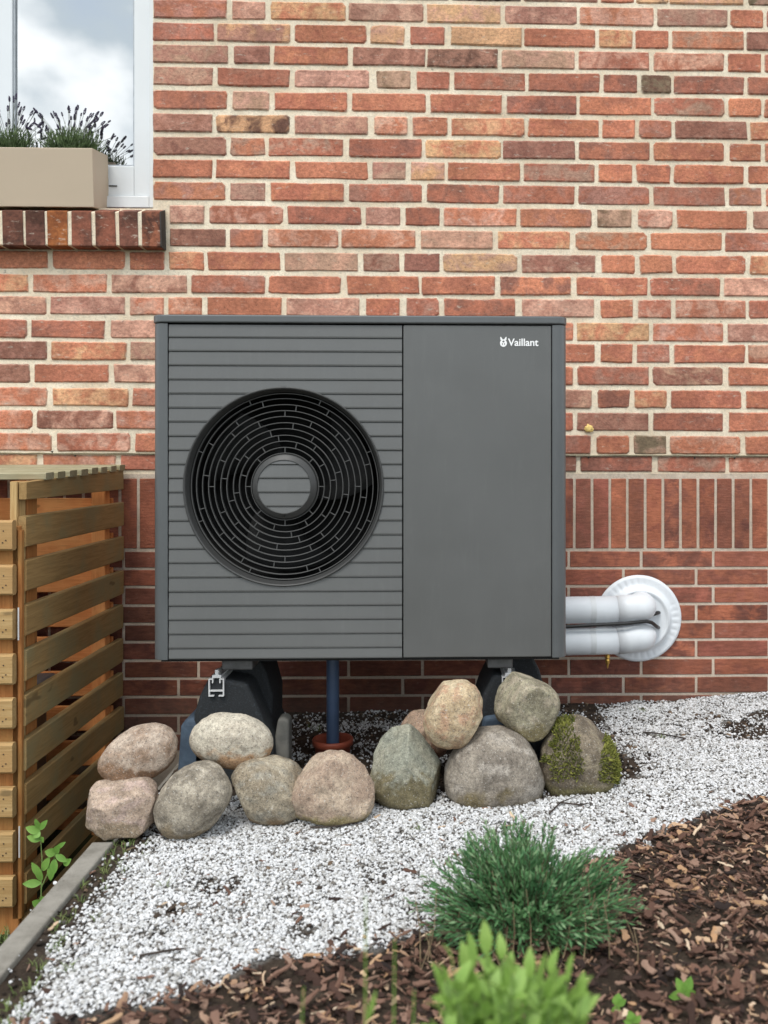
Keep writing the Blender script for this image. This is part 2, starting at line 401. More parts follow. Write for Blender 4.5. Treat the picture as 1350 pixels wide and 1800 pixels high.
def kv(i, u): return KL[i] + (KR[i] - KL[i]) * (u - 250) / 950
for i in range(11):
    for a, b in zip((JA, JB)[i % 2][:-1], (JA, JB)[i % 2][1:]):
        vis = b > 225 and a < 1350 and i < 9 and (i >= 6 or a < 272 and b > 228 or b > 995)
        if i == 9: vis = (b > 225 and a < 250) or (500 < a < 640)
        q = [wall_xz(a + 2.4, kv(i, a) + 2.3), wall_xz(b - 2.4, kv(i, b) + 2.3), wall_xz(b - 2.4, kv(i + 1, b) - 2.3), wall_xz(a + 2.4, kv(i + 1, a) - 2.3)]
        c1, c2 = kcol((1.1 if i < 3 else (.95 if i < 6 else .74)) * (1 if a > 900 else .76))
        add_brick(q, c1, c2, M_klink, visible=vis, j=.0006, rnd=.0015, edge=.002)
flush('clinker_courses_beyond', M_klink)
print('bricks as parts:', count['brick'])

# mortar beds: with the window opening left out
def zat(v, u=760): return at(u, v, 0).z
xw = at(268.3, 300, 0).x; zs = zat(366, 260); zp = zat(833)
mb = MB(); Yb = .0050
def wallpane(x0, x1, z0, z1, y, th=.24):
    mb.box((x0, y, z0), (x1, y + th, z1))
wallpane(-3.2, 3.2, zp, zs, Yb); wallpane(xw, 3.2, zs + .0001, 2.6, Yb)
mb.obj('mortar_bed', M_mortar, house)
mb = MB(); wallpane(-3.2, 3.2, -.6, zp - .0002, .0028); mb.obj('plinth_mortar_bed', M_mortar2, house)
# pale mortar band above the soldiers
M_dark = plain('dark_bitumen', (.03, .028, .024), .7)
M_drip = plain('weathered_foil', lin((120, 112, 86)), .6)
mb = MB()
pts = []
for k_ in range(60):
    u = -60 + k_ * 26; v = 797 + (801.5 - 797) * (u - 100) / 1100 + random.uniform(-.5, .5)
    pts.append(at(u, v, 0))
vs = []; fs = []
for p in pts:
    vs += [(p.x, -.006, p.z - .0006), (p.x, -.006, p.z + .0014), (p.x, .004, p.z + .0018), (p.x, .004, p.z - .0006)]
for k_ in range(len(pts) - 1):
    for a in range(4): b = (a + 1) % 4; fs.append((k_ * 4 + a, k_ * 4 + b, k_ * 4 + 4 + b, k_ * 4 + 4 + a))
mb.add(vs, fs); mb.obj('damp_proof_strip', M_drip, house)
mb = MB()
for u, v in ((93, 793), (133, 800), (1034, 803), (1220, 803.5), (1290, 804)):
    p = at(u, v, 0); 
    mb.add([(p.x - .005, -.007, p.z), (p.x + .005, -.0075, p.z + .001), (p.x + .001, -.006, p.z - .008), (p.x, -.012, p.z - .001)], [(0, 2, 3), (3, 2, 1), (0, 3, 1)])
mb.obj('strip_fastener', M_dark, house)
# foam blob
def blob(r, sub=3, amp=.2, sq=(1, 1, 1), seed=0, fr=2.2):
    bm = bmesh.new(); bmesh.ops.create_icosphere(bm, subdivisions=sub, radius=1)
    for v in bm.verts:
        k_ = 1 + amp * noise.noise(v.co * fr + Vector((seed, seed * 2.3, 0)))
        v.co = Vector((v.co.x * sq[0], v.co.y * sq[1], v.co.z * sq[2])) * r * k_
    me = bpy.data.meshes.new('blob'); bm.to_mesh(me); bm.free(); me.shade_smooth(); return me
p = at(1035, 753, 0)
o = link('foam_blob', blob(.014, 3, .5, (1.1, .5, .9), 3), plain('yellow_foam', lin((226, 196, 122)), .9), house, p)
o['label'] = 'small yellow foam blob stuck in a mortar joint'

# ------------------------------------------------------------------ window
M_pvc = plain('white_pvc', lin((218, 222, 225)), .3, .015, 8, .02)
win = empty('window', (0, 0, 0), parent=house)
WY = .075
def wx(u): return at(u, 300, WY).x
def wz(v): return at(150, v, WY).z
xr = wx(262.5); top = wz(-420)
xR = at(272, 300, WY).x
fr = MB()
fr.box((wx(262), WY + .0, wz(364)), (xR + .02, WY + .07, top)); fr.box((-2.6, WY, wz(364)), (wx(262) - .0003, WY + .07, wz(343.8)))
fr.obj('outer_frame', M_pvc, win, bevel=.002)
def sash(xa, xb, name):
    s_ = MB(); y = WY + .012; st = wx(261) - wx(233.5); zb = wz(342.8); zt = top - .02; rh = wz(289) - zb
    prof = []
    s_.box((xa, y, zb), (xa + st, y + .05, zt)); s_.box((xb - st, y, zb), (xb, y + .05, zt))
    s_.box((xa + st + .0002, y, zb), (xb - st - .0002, y + .05, zb + rh)); s_.box((xa + st + .0002, y, zt - rh), (xb - st - .0002, y + .05, zt))
    o = s_.obj(name, M_pvc, win, bevel=.003, seg=3)
    b_ = MB(); i0, i1 = xa + st, xb - st; z0, z1 = zb + rh, zt - rh; g_ = .006
    b_.box((i0, y + .008, z0), (i0 + g_, y + .03, z1)); b_.box((i1 - g_, y + .008, z0), (i1, y + .03, z1)); b_.box((i0 + g_, y + .008, z0), (i1 - g_, y + .03, z0 + g_))
    b_.obj('glazing_bead', M_bead, o)
    p_ = MB(); p_.box((i0 + .0, y + .018, z0), (i1, y + .024, z1)); p_.obj('pane', M_glass, o)
    return o
M_bead = plain('grey_seal', lin((170, 176, 182)), .4)
g = NT('reflecting_glass')
gl = g.n('ShaderNodeBsdfGlossy'); gl.inputs['Color'].default_value = (.55, .56, .56, 1); gl.inputs['Roughness'].default_value = 0.0
g.p.inputs['Base Color'].default_value = (.02, .025, .025, 1); g.p.inputs['Roughness'].default_value = .1
ms = g.n('ShaderNodeMixShader'); ms.inputs[0].default_value = .92
g.l(g.p.outputs[0], ms.inputs[1]); g.l(gl.outputs[0], ms.inputs[2]); g.l(ms.outputs[0], g.o.inputs[0])
M_glass = g.m
sh = sash(wx(-9), wx(261.2), 'sash')
sash(wx(-9) - .012 - .9, wx(-9) - .012, 'sash')
mb = MB(); mb.box((wx(-9) - .0118, WY + .004, wz(343)), (wx(-9) - .0002, WY + .06, top)); mb.obj('mullion', M_pvc, win)
mb = MB(); pA = at(192, 327.8, WY + .012); pB = at(206, 326.2, WY + .012)
mb.box((pA.x, WY + .0085, pA.z), (pB.x, WY + .013, pB.z)); mb.obj('drain_slot', M_dark, sh)
mb = MB(); mb.box((-2.6, WY + .07, zs - .05), (xR + .02, WY + .09, 2.6)); mb.obj('frame_back', M_dark, win)

# brick sill, sloping outwards, bricks on edge
sill = empty('window_sill', (0, 0, 0), parent=house)
SY = -.052
joints = [(-210, -178), (-170, -137), (-130, -97), (-88, -56), (-48, -4), (4.5, 40.5), (46, 78.5), (83.5, 119), (126.5, 161), (168.5, 203), (210, 242.5), (250, 281.5)]
joints = [(-210 - 42 * q, -178 - 42 * q) for q in range(18, 0, -1)] + joints
scol = ['rd', 'dr', 'rk'] * 6 + [('rd'), ('dk'), ('rd'), ('dr'), ('rk'), ('dk'), ('kd'), ('oy'), ('rd'), ('rk'), ('dk'), ('ok')]
def sprism(ua, ub, slant, y, z_in=0., name='brick', mat=None, cols=None, u_sh=0):
    zt, zb_ = at(150, 370.5 + z_in, y).z, at(150, 433 - z_in, y).z
    yb = WY + .0; zi = wz(364.6) - .001
    xa, xb = at(ua, 400, y).x, at(ub, 400, y).x
    n = 4; vs = []
    e_ = .003
    prof = [(y + e_, zb_), (y, zb_ + e_), (y, zt - e_), (y + e_, zt), (yb, zi - (z_in * .0005)), (yb, zb_ + .02), (.0, zb_)]
    for sx, x_ in ((0, xa), (1, xb)):
        for yy, zz in prof:
            sl = slant * (zz - zb_) / (zt - zb_)
            vs.append((x_ + sl + (random.uniform(-.001, .001) if cols else 0), yy, zz))
    m_ = len(prof)
    fs = [tuple(range(m_ - 1, -1, -1)), tuple(range(m_, 2 * m_))] + [(i, (i + 1) % m_, (i + 1) % m_ + m_, i + m_) for i in range(m_)]
    me = bpy.data.meshes.new(name); me.from_pydata(vs, [], fs); me.update()
    if cols: setcol(me, 'c1', [(*cols[0], 0.)] * len(vs)); setcol(me, 'c2', [cols[1]] * len(vs))
    return link(name, me, mat, sill)
for (a, b), cd in zip(joints, scol):
    c1, c2 = bcol(cd)
    if cd == 'oy': c1, c2 = lin((200, 126, 70)), lin((190, 112, 62))
    sprism(a, b, -.003, SY, mat=M_brick, cols=(sc(mixc(c1, lin((150, 84, 60)), .25), .66), sc(mixc(c2, lin((110, 64, 50)), .35), .66)))
o = sprism(-970, 281.3, 0, SY + .004, 1.2, name='sill_mortar', mat=M_mortar)
sprism(281.9, 284.0, -.003, SY + .001, -.3, name='sill_end', mat=M_dark)

# ------------------------------------------------------------------ heat pump
UF = -.745                                            # front plane
HP = empty('heat_pump', (at(633, 900, UF).x, UF + .22, at(633, 1158, UF).z))
tag(HP, 'large dark grey outdoor heat pump unit with round fan grille on its left half', 'heat pump')
def paint(name, col, rough=.42, metal=.0, spec=.5):
    g = NT(name); P = pos(g)
    c = g.mix(g.map(g.noise(P, 3.5, 4, .6), .3, .7), sc(col, .95), sc(col, 1.05))
    c = g.mix(g.map(g.noise(g.mapping(P, (1, 1, .12)), 60, 4, .7), .50, .8, 0, .18), c, sc(col, 1.5))
    c = g.mix(g.map(g.noise(P, 11, 5, .7), .52, .75, 0, .16), c, sc(col, 1.3))
    r_ = g.map(g.noise(P, 6, 3), .3, .7, rough - .06, rough + .08)
    return g.fin(c, r_, g.bump(g.noise(P, 900, 2), .12, .0004), metal, spec)
M_case = paint('grey_powder_coat', (.096, .098, .096), .36, 0, .6)
M_post = paint('grey_corner_coat', (.086, .092, .095), .34, 0, .6)
M_black = plain('black_plastic', (.018, .018, .018), .8, spec=.15)
M_grille = paint('grille_plastic', (.040, .040, .039), .5)
def hx(u): return at(u, 900, UF).x
def hz(v): return at(633, v, UF).z
def hp(mb_, name, mat, **k):
    o = mb_.obj(name, mat, None, **k); o.parent = HP; o.matrix_parent_inverse = Matrix.Translation(-HP.location); return o
XL, XR_, ZT, ZB = hx(267.5), hx(997), hz(555), hz(1158.5)
# inner casing (back)
mb = MB(); mb.box((XL + .012, UF + .21, ZB + .004), (XR_ - .012, UF + .445, ZT - .012)); mb.box((hx(712), UF + .021, ZB + .004), (XR_ - .012, UF + .2098, ZT - .012))
cas = hp(mb, 'casing', M_case, bevel=.01)
# hollow out for the fan: a dark tunnel in front of casing is built as lathe below
# posts with rounded outer edge
def post(x_in, x_out, name='corner_post'):
    sgn = 1 if x_out > x_in else -1; m_ = []; r_ = .028
    cxp, cyp = x_out - sgn * r_, UF + r_
    out_ = [(x_in, UF + .0005)]
    for k_ in range(9):
        t = k_ / 8 * math.pi / 2
        out_.append((cxp + sgn * r_ * math.sin(t), cyp - r_ * math.cos(t)))
    out_ += [(x_out, UF + .42), (x_in, UF + .42)]
    if sgn < 0: out_ = out_[::-1]
    n = len(out_); z0, z1 = ZB, hz(569.5)
    mb_ = MB(); mb_.add([(x, y, z0) for x, y in out_] + [(x, y, z1) for x, y in out_],
        [tuple(range(n - 1, -1, -1)), tuple(range(n, 2 * n))] + [(i, (i + 1) % n, (i + 1) % n + n, i + n) for i in range(n)])
    o = hp(mb_, name, M_post, smooth=False); bev(o, .0012); return o
post(hx(294.6), XL); post(hx(970.8), XR_)
# lid with rounded corners
r_ = .032; x0, x1, y0, y1 = XL - .003, XR_ + .002, UF - .004, UF + .46
outl = []
for cx_, cy_, a0 in ((x1 - r_, y0 + r_, -90), (x1 - r_, y1 - r_, 0), (x0 + r_, y1 - r_, 90), (x0 + r_, y0 + r_, 180)):
    for k_ in range(7): t = R(a0 + 15 * k_); outl.append((cx_ + r_ * math.cos(t), cy_ + r_ * math.sin(t)))
n = len(outl); z0, z1 = hz(568.6), hz(554.5)
mb = MB(); mb.add([(x, y, z0) for x, y in outl] + [(x, y, z1) for x, y in outl], [tuple(range(n - 1, -1, -1)), tuple(range(n, 2 * n))] + [(i, (i + 1) % n, (i + 1) % n + n, i + n) for i in range(n)])
hp(mb, 'lid', M_post, bevel=.004, seg=3)
# base rail
mb = MB(); mb.box((XL + .02, UF + .012, ZB - .006), (XR_ - .02, UF + .43, ZB + .004)); hp(mb, 'base_tray', M_black)
# right service panel
mb = MB(); mb.box((hx(708.8), UF + .002, hz(1157)), (hx(969.4), UF + .02, hz(570.8))); hp(mb, 'service_panel', M_case, bevel=.0025, seg=2)
# louvre slats around the fan opening
FC = at(498.7, 855.6, UF); FR = 174 / 660.6
lines = [571.5, 595, 619.2, 644.1, 669, 693.6, 718.5, 742.7, 768, 792.6, 817.5, 841.7, 866.6, 891.2, 916.5, 941.4, 965.6, 990.3, 1015.6, 1040.7, 1065.3, 1089.9, 1114.8, 1139.6, 1158]
xa, xb = hx(296.2), hx(706.6)
circ_side = 1
def louvre(x0, x1, zt, zb_, circ=None, inner=None, yo=0.):
    """slanted board: top edge set back, bottom edge proud; cut by the fan opening"""
    mb_ = MB(); N = 9
    zs_ = [zb_ + .0016 + (zt - zb_ - .0016) * t / N for t in range(N + 1)]
    def yof(z):
        t = (z - zs_[0]) / (zs_[-1] - zs_[0])
        if t < .06: return UF + yo + .0035 * (1 - t / .06) * .6
        return UF + yo + .0012 + .0032 * t
    def piece(fx0, fx1):
        vs = []; fs = []
        for z in zs_:
            a, b = fx0(z), fx1(z); y = yof(z)
            vs += [(a, y, z), (b, y, z), (b, y + .012, z), (a, y + .012, z)]
        for i in range(N):
            for k_ in range(4): l_ = (k_ + 1) % 4; fs.append((i * 4 + k_, i * 4 + l_, i * 4 + 4 + l_, i * 4 + 4 + k_))
        fs.append((3, 2, 1, 0)); fs.append((N * 4, N * 4 + 1, N * 4 + 2, N * 4 + 3))
        mb_.add(vs, fs)
    if circ:
        Rr = circ
        def ch(z): d = abs(z - FC.z); return math.sqrt(max(0, Rr * Rr - d * d))
        if inner: piece(lambda z: FC.x - ch(z), lambda z: FC.x + ch(z))
        elif abs((zt + zb_) / 2 - FC.z) > Rr + .5 * (zt - zb_): piece(lambda z: x0, lambda z: x1)
        elif circ_side < 0: piece(lambda z: x0, lambda z: FC.x - ch(z))
        else: piece(lambda z: FC.x + ch(z), lambda z: x1)
    else: piece(lambda z: x0, lambda z: x1)
    return mb_
for a, b in zip(lines[:-1], lines[1:]):
    cut = abs((hz(a) + hz(b)) / 2 - FC.z) <= FR + .5 * (hz(a) - hz(b))
    for circ_side in ((-1, 1) if cut else (1,)): hp(louvre(xa, xb, hz(a), hz(b), FR), 'louvre_slat', M_case)
# fill the thin wedge where a slat only touches the opening: backing plate with a hole
mb = MB(); N = 96; vs = []; fs = []
rect = []
for k_ in range(N):
    t = 2 * math.pi * k_ / N; c_, s_ = math.cos(t), math.sin(t)
    vs.append((FC.x + FR * c_, UF + .0145, FC.z + FR * s_))
for k_ in range(N):
    t = 2 * math.pi * k_ / N; c_, s_ = math.cos(t), math.sin(t)
    m_ = 1e9
    if c_ > 1e-6: m_ = min(m_, (xb - FC.x) / c_)
    if c_ < -1e-6: m_ = min(m_, (xa - FC.x) / c_)
    if s_ > 1e-6: m_ = min(m_, (hz(571) - FC.z) / s_)
    if s_ < -1e-6: m_ = min(m_, (hz(1158) - FC.z) / s_)
    vs.append((FC.x + m_ * c_, UF + .0145, FC.z + m_ * s_))
for k_ in range(N): j_ = (k_ + 1) % N; fs.append((k_, j_, j_ + N, k_ + N))
mb.add(vs, fs); hp(mb, 'louvre_backing', M_black)
# fan shroud
def lathe_obj(prof, name, mat, parent=None, y=0, n=96, smooth=True):
    mb_ = MB(); mb_.lathe(prof, n); 
    o = hp(mb_, name, mat, smooth=smooth)
    o.matrix_parent_inverse = Matrix.Translation(-HP.location) @ Matrix.Translation((FC.x, UF, FC.z)); 
    return o
px = 1 / 660.6
lathe_obj([(FR + .001, .010), (FR + .001, -.0015), (FR - .001, -.003), (FR - .004, -.0015), (FR - .0055, .004), (166.5 * px, .018), (166 * px, .026)], 'shroud_ring', M_grille)
lathe_obj([(170 * px, .024), (172 * px, .027), (172 * px, .20), (.001, .20)], 'fan_tunnel', M_black)
gr = empty('fan_grille'); gr.parent = HP; gr.matrix_parent_inverse = Matrix.Translation(-HP.location); gr.location = (FC.x, UF + .020, FC.z)
radii = [59, 69, 80, 90.5, 102, 112.5, 123.5, 133.8, 144.4, 155, 164]
M_wire = paint('grille_wire', (.080, .080, .078), .5)
for rr in radii:
    r0 = rr * px; mb_ = MB(); h_ = .0011
    mb_.lathe([(r0 - h_, .012), (r0 - h_, .0005), (r0 - h_ * .4, -.0004), (r0 + h_ * .4, -.0004), (r0 + h_, .0005), (r0 + h_, .012), (r0 - h_, .012)], 96)
    mb_.obj('grille_ring', M_wire, gr, smooth=False)
offs = [0, 15, -7.5, -15, 7.5, 22.5, 0, 8, -15, 22.5]
for gi in range(10):
    ra, rb = radii[gi] * px, radii[gi + 1] * px
    mb_ = MB(); mb_.box((-.0009, 0, ra + .0008), (.0009, .009, rb - .0008)); me = mb_.mesh('spoke'); me.materials.append(M_wire)
    for k_ in range(8):
        link('spoke', me, None, gr, (0, 0, 0), (0, R(offs[gi] + 45 * k_), 0))
# hub
lathe_obj([(58 * px, .034), (57 * px, .018), (55.5 * px, .014), (53 * px, .013), (47.6 * px, .002), (46.6 * px, .0015), (46.2 * px, .004), (46.2 * px, .02)], 'hub_ring', M_grille)
hubs = [805, 817.5, 841.7, 866.6, 891.2, 910]
for a, b in zip(hubs[:-1], hubs[1:]):
    hp(louvre(0, 0, hz(a), hz(b), 46.1 * px, True, .001), 'hub_slat', M_case)
mb = MB(); mb.lathe([(.0001, .016), (46.3 * px, .016)], 48); o = hp(mb, 'hub_back', M_black); o.matrix_parent_inverse = Matrix.Translation(-HP.location) @ Matrix.Translation((FC.x, UF, FC.z))
# fan blades
fan = empty('fan'); fan.parent = HP; fan.matrix_parent_inverse = Matrix.Translation(-HP.location); fan.location = (FC.x, UF + .10, FC.z)
for b_ in range(3):
    vs = []; fs = []
    for i in range(9):
        rr = .06 + .175 * i / 8
        for j in range(5):
            ang = R(120 * b_ + -30 + 60 * j / 4 + i * 4); vs.append((rr * math.cos(ang), -.03 + .06 * j / 4, rr * math.sin(ang)))
    for i in range(8):
        for j in range(4): a = i * 5 + j; fs.append((a, a + 1, a + 6, a + 5))
    m_ = MB(); m_.add(vs, fs); o = m_.obj('fan_blade', M_black, fan, smooth=True)
    sm = o.modifiers.new('solid', 'SOLIDIFY'); sm.thickness = .004
# logo
M_white = plain('white_print', (.85, .85, .85), .5, .01, 10, .0)
tcu = bpy.data.curves.new('lettering', 'FONT'); tcu.body = 'Vaillant'; tcu.size = 1; tcu.offset = .018; tcu.extrude = 0.02
tob = bpy.data.objects.new('lettering', tcu); C.objects.link(tob)
dg = bpy.context.evaluated_depsgraph_get(); me = bpy.data.meshes.new_from_object(tob.evaluated_get(dg)); bpy.data.objects.remove(tob)
xs = [v.co.x for v in me.vertices]; ys = [v.co.y for v in me.vertices]
wX = hx(946.5) - hx(893); hZ = hz(594) - hz(607.2)
sx = wX / (max(xs) - min(xs)); sy = hZ / (max(ys) - min(ys)); mx0, my0 = min(xs), min(ys)
for v in me.vertices:
    x, y, z = v.co; v.co = ((x - mx0) * sx, -z * .03, (y - my0) * sy)
me.update()
o = link('logo_lettering', me, M_white); o.parent = HP; o.location = (hx(893), UF + .0012, hz(607.2)); o.matrix_parent_inverse = Matrix.Translation(-HP.location)
o['label'] = 'white company name lettering on the service panel'
# emblem : egg with a hare's head peeking out
mb = MB(); ex, ez = hx(885), hz(601.3)
def oval(cx, cz, a, b, n=28, egg=0.):
    return [(cx + a * math.cos(2 * math.pi * k / n) * (1 - egg * math.sin(2 * math.pi * k / n)), cz + b * math.sin(2 * math.pi * k / n)) for k in range(n)]
mb.prism(oval(ex, ez - .0012, 6.1 * px, 6.6 * px), UF + .0012, UF + .004)
for s_ in (-1, 1):
    mb.prism([(ex + s_ * q[0] * px, ez + q[1] * px) for q in ([(1.0, 5.2), (5.2, 4.6), (5.6, 10.2), (4.3, 10.2), (2.4, 7.6)] if s_ > 0 else [(2.4, 7.6), (4.3, 10.2), (5.6, 10.2), (5.2, 4.6), (1.0, 5.2)])], UF + .0011, UF + .004)
hp(mb, 'logo_emblem', M_white)
mb = MB(); mb.prism(oval(ex, ez + 2.2 * px, 1.9 * px, 1.5 * px, 16), UF + .0006, UF + .004)
for s_ in (-1, 1): mb.prism(oval(ex + s_ * 1.9 * px, ez - 2.2 * px, .75 * px, 1.8 * px, 12), UF + .0006, UF + .004)
hp(mb, 'logo_emblem_mark', M_case)
# mounting feet of the unit
M_steel = plain('dull_steel', (.10, .10, .10), .5, .2, 30, .2, 300, .4)
for ua, ub in ((385, 440), (858, 903)):
    mb = MB(); x0, x1 = hx(ua), hx(ub); mb.box((x0, UF + .03, ZB - .034), (x1, UF + .40, ZB - .0062)); hp(mb, 'mounting_foot', M_steel, bevel=.004)

# ------------------------------------------------------------------ rubber supports
def rubber_mat():
    g = NT('recycled_rubber'); P = pos(g)
    c = g.mix(g.map(g.noise(P, 180, 3, .7), .5, .8), (.016, .018, .020), (.05, .06, .075))
    return g.fin(c, .75, g.bump(g.noise(P, 260, 3, .7), .7, .002), 0, .4)
M_rubber = rubber_mat()
M_alu = plain('aluminium', (.75, .75, .75), .4, .05, 50, .1, 300, .35)
M_blueconc = plain('blue_grey_concrete', lin((54, 68, 84)), .8, .2, 20, .6, 160, two=lin((74, 90, 106)))
M_greyconc = plain('grey_concrete', lin((92, 92, 88)), .85, .15, 18, .7, 150, two=lin((112, 110, 104)))
def support(ub, label, rs=0, cat='support', grp='black rubber supports under the heat pump'):
    Yf = -.70; t = empty('rubber_support', (at(ub + 75, 1300, Yf).x, -.5, 0)); tag(t, label, cat, grp)
    inv = Matrix.Translation(-t.location)
    X = lambda u: at(u, 1200, Yf).x
    Z = lambda v: at(600, v, Yf).z
    b_ = MB(); o_ = [(X(ub - 4), -.03), (X(ub + 150), -.03), (X(ub + 140), Z(1300)), (X(ub + 96), Z(1200)), (X(ub + 30), Z(1187)), (X(ub + 12), Z(1222)), (X(ub + 2), Z(1255))]
    b_.prism(o_, Yf, -.45); o = b_.obj('rubber_block', M_rubber, t, bevel=.012, seg=3); o.matrix_parent_inverse = inv
    a_ = MB(); x0, x1, z0, z1 = X(ub + 30 + rs), X(ub + 57 + rs), Z(1221), Z(1190); th = .003
    yf, yb = Yf - .010, -.22
    a_.box((x0, yf, z0), (x0 + th, yb, z1)); a_.box((x1 - th, yf, z0), (x1, yb, z1)); zm = z0 + (z1 - z0) * .28
    a_.box((x0 + th, yf, zm), (x1 - th, yb, zm + th)); w_ = (x1 - x0)
    a_.box((x0 + th, yf, z1 - th), (x0 + w_ * .3, yb, z1)); a_.box((x1 - w_ * .3, yf, z1 - th), (x1 - th, yb, z1))
    a_.box((x0 + w_ * .3 - th, yf, z1 - .012), (x0 + w_ * .3, yb, z1 - th)); a_.box((x1 - w_ * .3, yf, z1 - .012), (x1 - w_ * .3 + th, yb, z1 - th))
    a_.box((x0 + th, yf, z0), (x0 + w_ * .35, yb, z0 + th)); a_.box((x1 - w_ * .35, yf, z0), (x1 - th, yb, z0 + th))
    o = a_.obj('aluminium_rail', M_alu, t); o.matrix_parent_inverse = inv
    c_ = MB(); xc = (x0 + x1) / 2; c_.box((xc - .012, yf + .004, z1 + .0005), (xc + .012, yb - .1, z1 + .008)); c_.box((xc - .005, yf + .006, z1 + .008), (xc + .005, yf + .03, ZB - .036))
    o = c_.obj('rail_bolt', M_alu, t, bevel=.001); o.matrix_parent_inverse = inv
    s_ = MB(); s_.prism([(X(ub + 42), -.02), (X(ub + 128), -.02), (X(ub + 130), Z(1240)), (X(ub + 118), Z(1195)), (X(ub + 106), ZB - .03), (X(ub + 36), ZB - .03), (X(ub + 48), Z(1200))], -.60, -.42)
    o = s_.obj('rubber_riser', M_rubber, t, bevel=.008, seg=3); o.matrix_parent_inverse = inv
    return t
support(338, 'left black rubber support of the heat pump with a bright aluminium rail end')
support(838, 'right black rubber support of the heat pump between the two upper boulders', 14)
def slab(name, pts, y0, y1, mat, label, cat, bevel=.01):
    b_ = MB(); P0 = [at(u, v, y0) for u, v in pts]; b_.prism([(p.x, p.z) for p in P0], y0, y1)
    o = b_.obj(name, mat, bevel=bevel, seg=3); return tag(o, label, cat)
slab('concrete_block', [(308, 1382), (372, 1382), (372, 1270), (352, 1262), (324, 1264), (315, 1280)], -.70, -.5, M_blueconc, 'blue grey concrete block left of the left rubber support', 'block', .02)
slab('concrete_slab', [(470, 1375), (508, 1375), (508, 1268), (500, 1262), (488, 1264)], -.66, -.60, M_greyconc, 'upright grey paving slab right of the left rubber support', 'slab', .008)
slab('concrete_block', [(832, 1382), (905, 1382), (905, 1262), (885, 1258), (850, 1262)], -.735, -.705, M_blueconc, 'blue grey block behind the big speckled boulder under the right support', 'block', .01)

# drain pipe and socket
PY = -.46
M_drain = plain('blue_grey_pipe', lin((74, 92, 120)), .4, .12, 12, .1)
c0 = at(585, 1230, PY); zt = ZB - .008; zb_ = at(585, 1310, PY).z
mb = MB(); mb.tube([(c0.x, PY, zb_ - .03), (c0.x, PY, zt)], .0187, 20, False); 
o = mb.obj('drain_pipe', M_drain, smooth=True); tag(o, 'blue grey condensate pipe hanging from the unit into the orange socket', 'pipe')
M_orange = plain('orange_drain_plastic', lin((158, 78, 56)), .5, .1, 20, .1)
c1_ = at(585, 1300, PY - .0); z0 = at(585, 1297, PY).z
mb = MB(); mb.lathe([(.052, -.12), (.052, z0 - .022), (.060, z0 - .018), (.061, z0 - .004), (.058, z0), (.053, z0 - .001), (.051, z0 - .01), (.050, -.05), (.001, -.05)], 40, 'z')
o = mb.obj('drain_socket', M_orange, smooth=True, loc=(c1_.x, PY, 0)); tag(o, 'orange brown drain pipe socket in the soil below the blue pipe', 'pipe socket')

# ------------------------------------------------------------------ insulated pipes and rosette
M_pipe = plain('white_pipe_insulation', lin((214, 218, 222)), .45, .03, 6, .15, 120)
M_tape = plain('white_tape', lin((206, 209, 211)), .3, .02, 9, .1)
def run(v_l, v_r, name, label):
    yy = -.105; r0 = .0455; a = at(960, v_l, yy); b = at(1086, (v_l + v_r) / 2 + .5, yy); e_ = at(1122, v_r, yy)
    t = empty(name, a); tag(t, label, 'pipe', 'white insulated pipes between heat pump and wall'); inv = Matrix.Translation(-t.location)
    zb_ = a.z
    bend_ = [Vector((a.x - .10 - .07, -.318, zb_)), Vector((a.x - .10 - .07, -.19, zb_)), Vector((a.x - .10 - .058, -.145, zb_)), Vector((a.x - .10 - .03, -.115, zb_)), Vector((a.x - .10 + .01, yy, zb_))]
    m_ = MB(); m_.tube(bend_ + [a, a.lerp(b, .5), b], r0, 28); o = m_.obj('pipe_run', M_pipe, t, smooth=True); o.matrix_parent_inverse = inv
    pts = [b + Vector((-.004, 0, 0)), b.lerp(e_, .5), e_ + Vector((-.012, 0, 0))]; rb = .048
    for k_ in range(1, 8):
        q = k_ / 7 * math.pi / 2; pts.append(e_ + Vector((-.012 + rb * math.sin(q) * .75, rb * (1 - math.cos(q)), 0)))
    pts.append(Vector((pts[-1].x, -.004, pts[-1].z)))
    q_ = MB(); q_.tube([a.lerp(b, .60), a.lerp(b, .60) + Vector((.018, 0, 0))], r0 + .0006, 28, False); o = q_.obj('tape_band', M_tape, t, smooth=True); o.matrix_parent_inverse = inv
    m_ = MB(); m_.tube(pts, [r0 + .0012] * len(pts), 28); o = m_.obj('pipe_elbow', M_pipe, t, smooth=True); o.matrix_parent_inverse = inv
    return t
run(1073, 1069, 'insulated_pipe', 'upper white insulated pipe running from the heat pump to the wall rosette')
lp = run(1129, 1121.5, 'insulated_pipe', 'lower white insulated pipe with brass vent valve hanging under it')
M_brass = plain('brass', (.62, .38, .10), .3, .1, 80, .1, 300, .9)
v0 = at(1068, 1150, -.115)
mb = MB(); mb.lathe([(.005, .012), (.005, .0), (.0075, -.002), (.0085, -.012), (.0065, -.016), (.0085, -.02), (.007, -.03), (.0045, -.034), (.003, -.042), (.0015, -.047)], 14, 'z', True)
o = mb.obj('vent_valve', M_brass, lp, smooth=False, loc=v0); o.matrix_parent_inverse = Matrix.Translation(-lp.location)
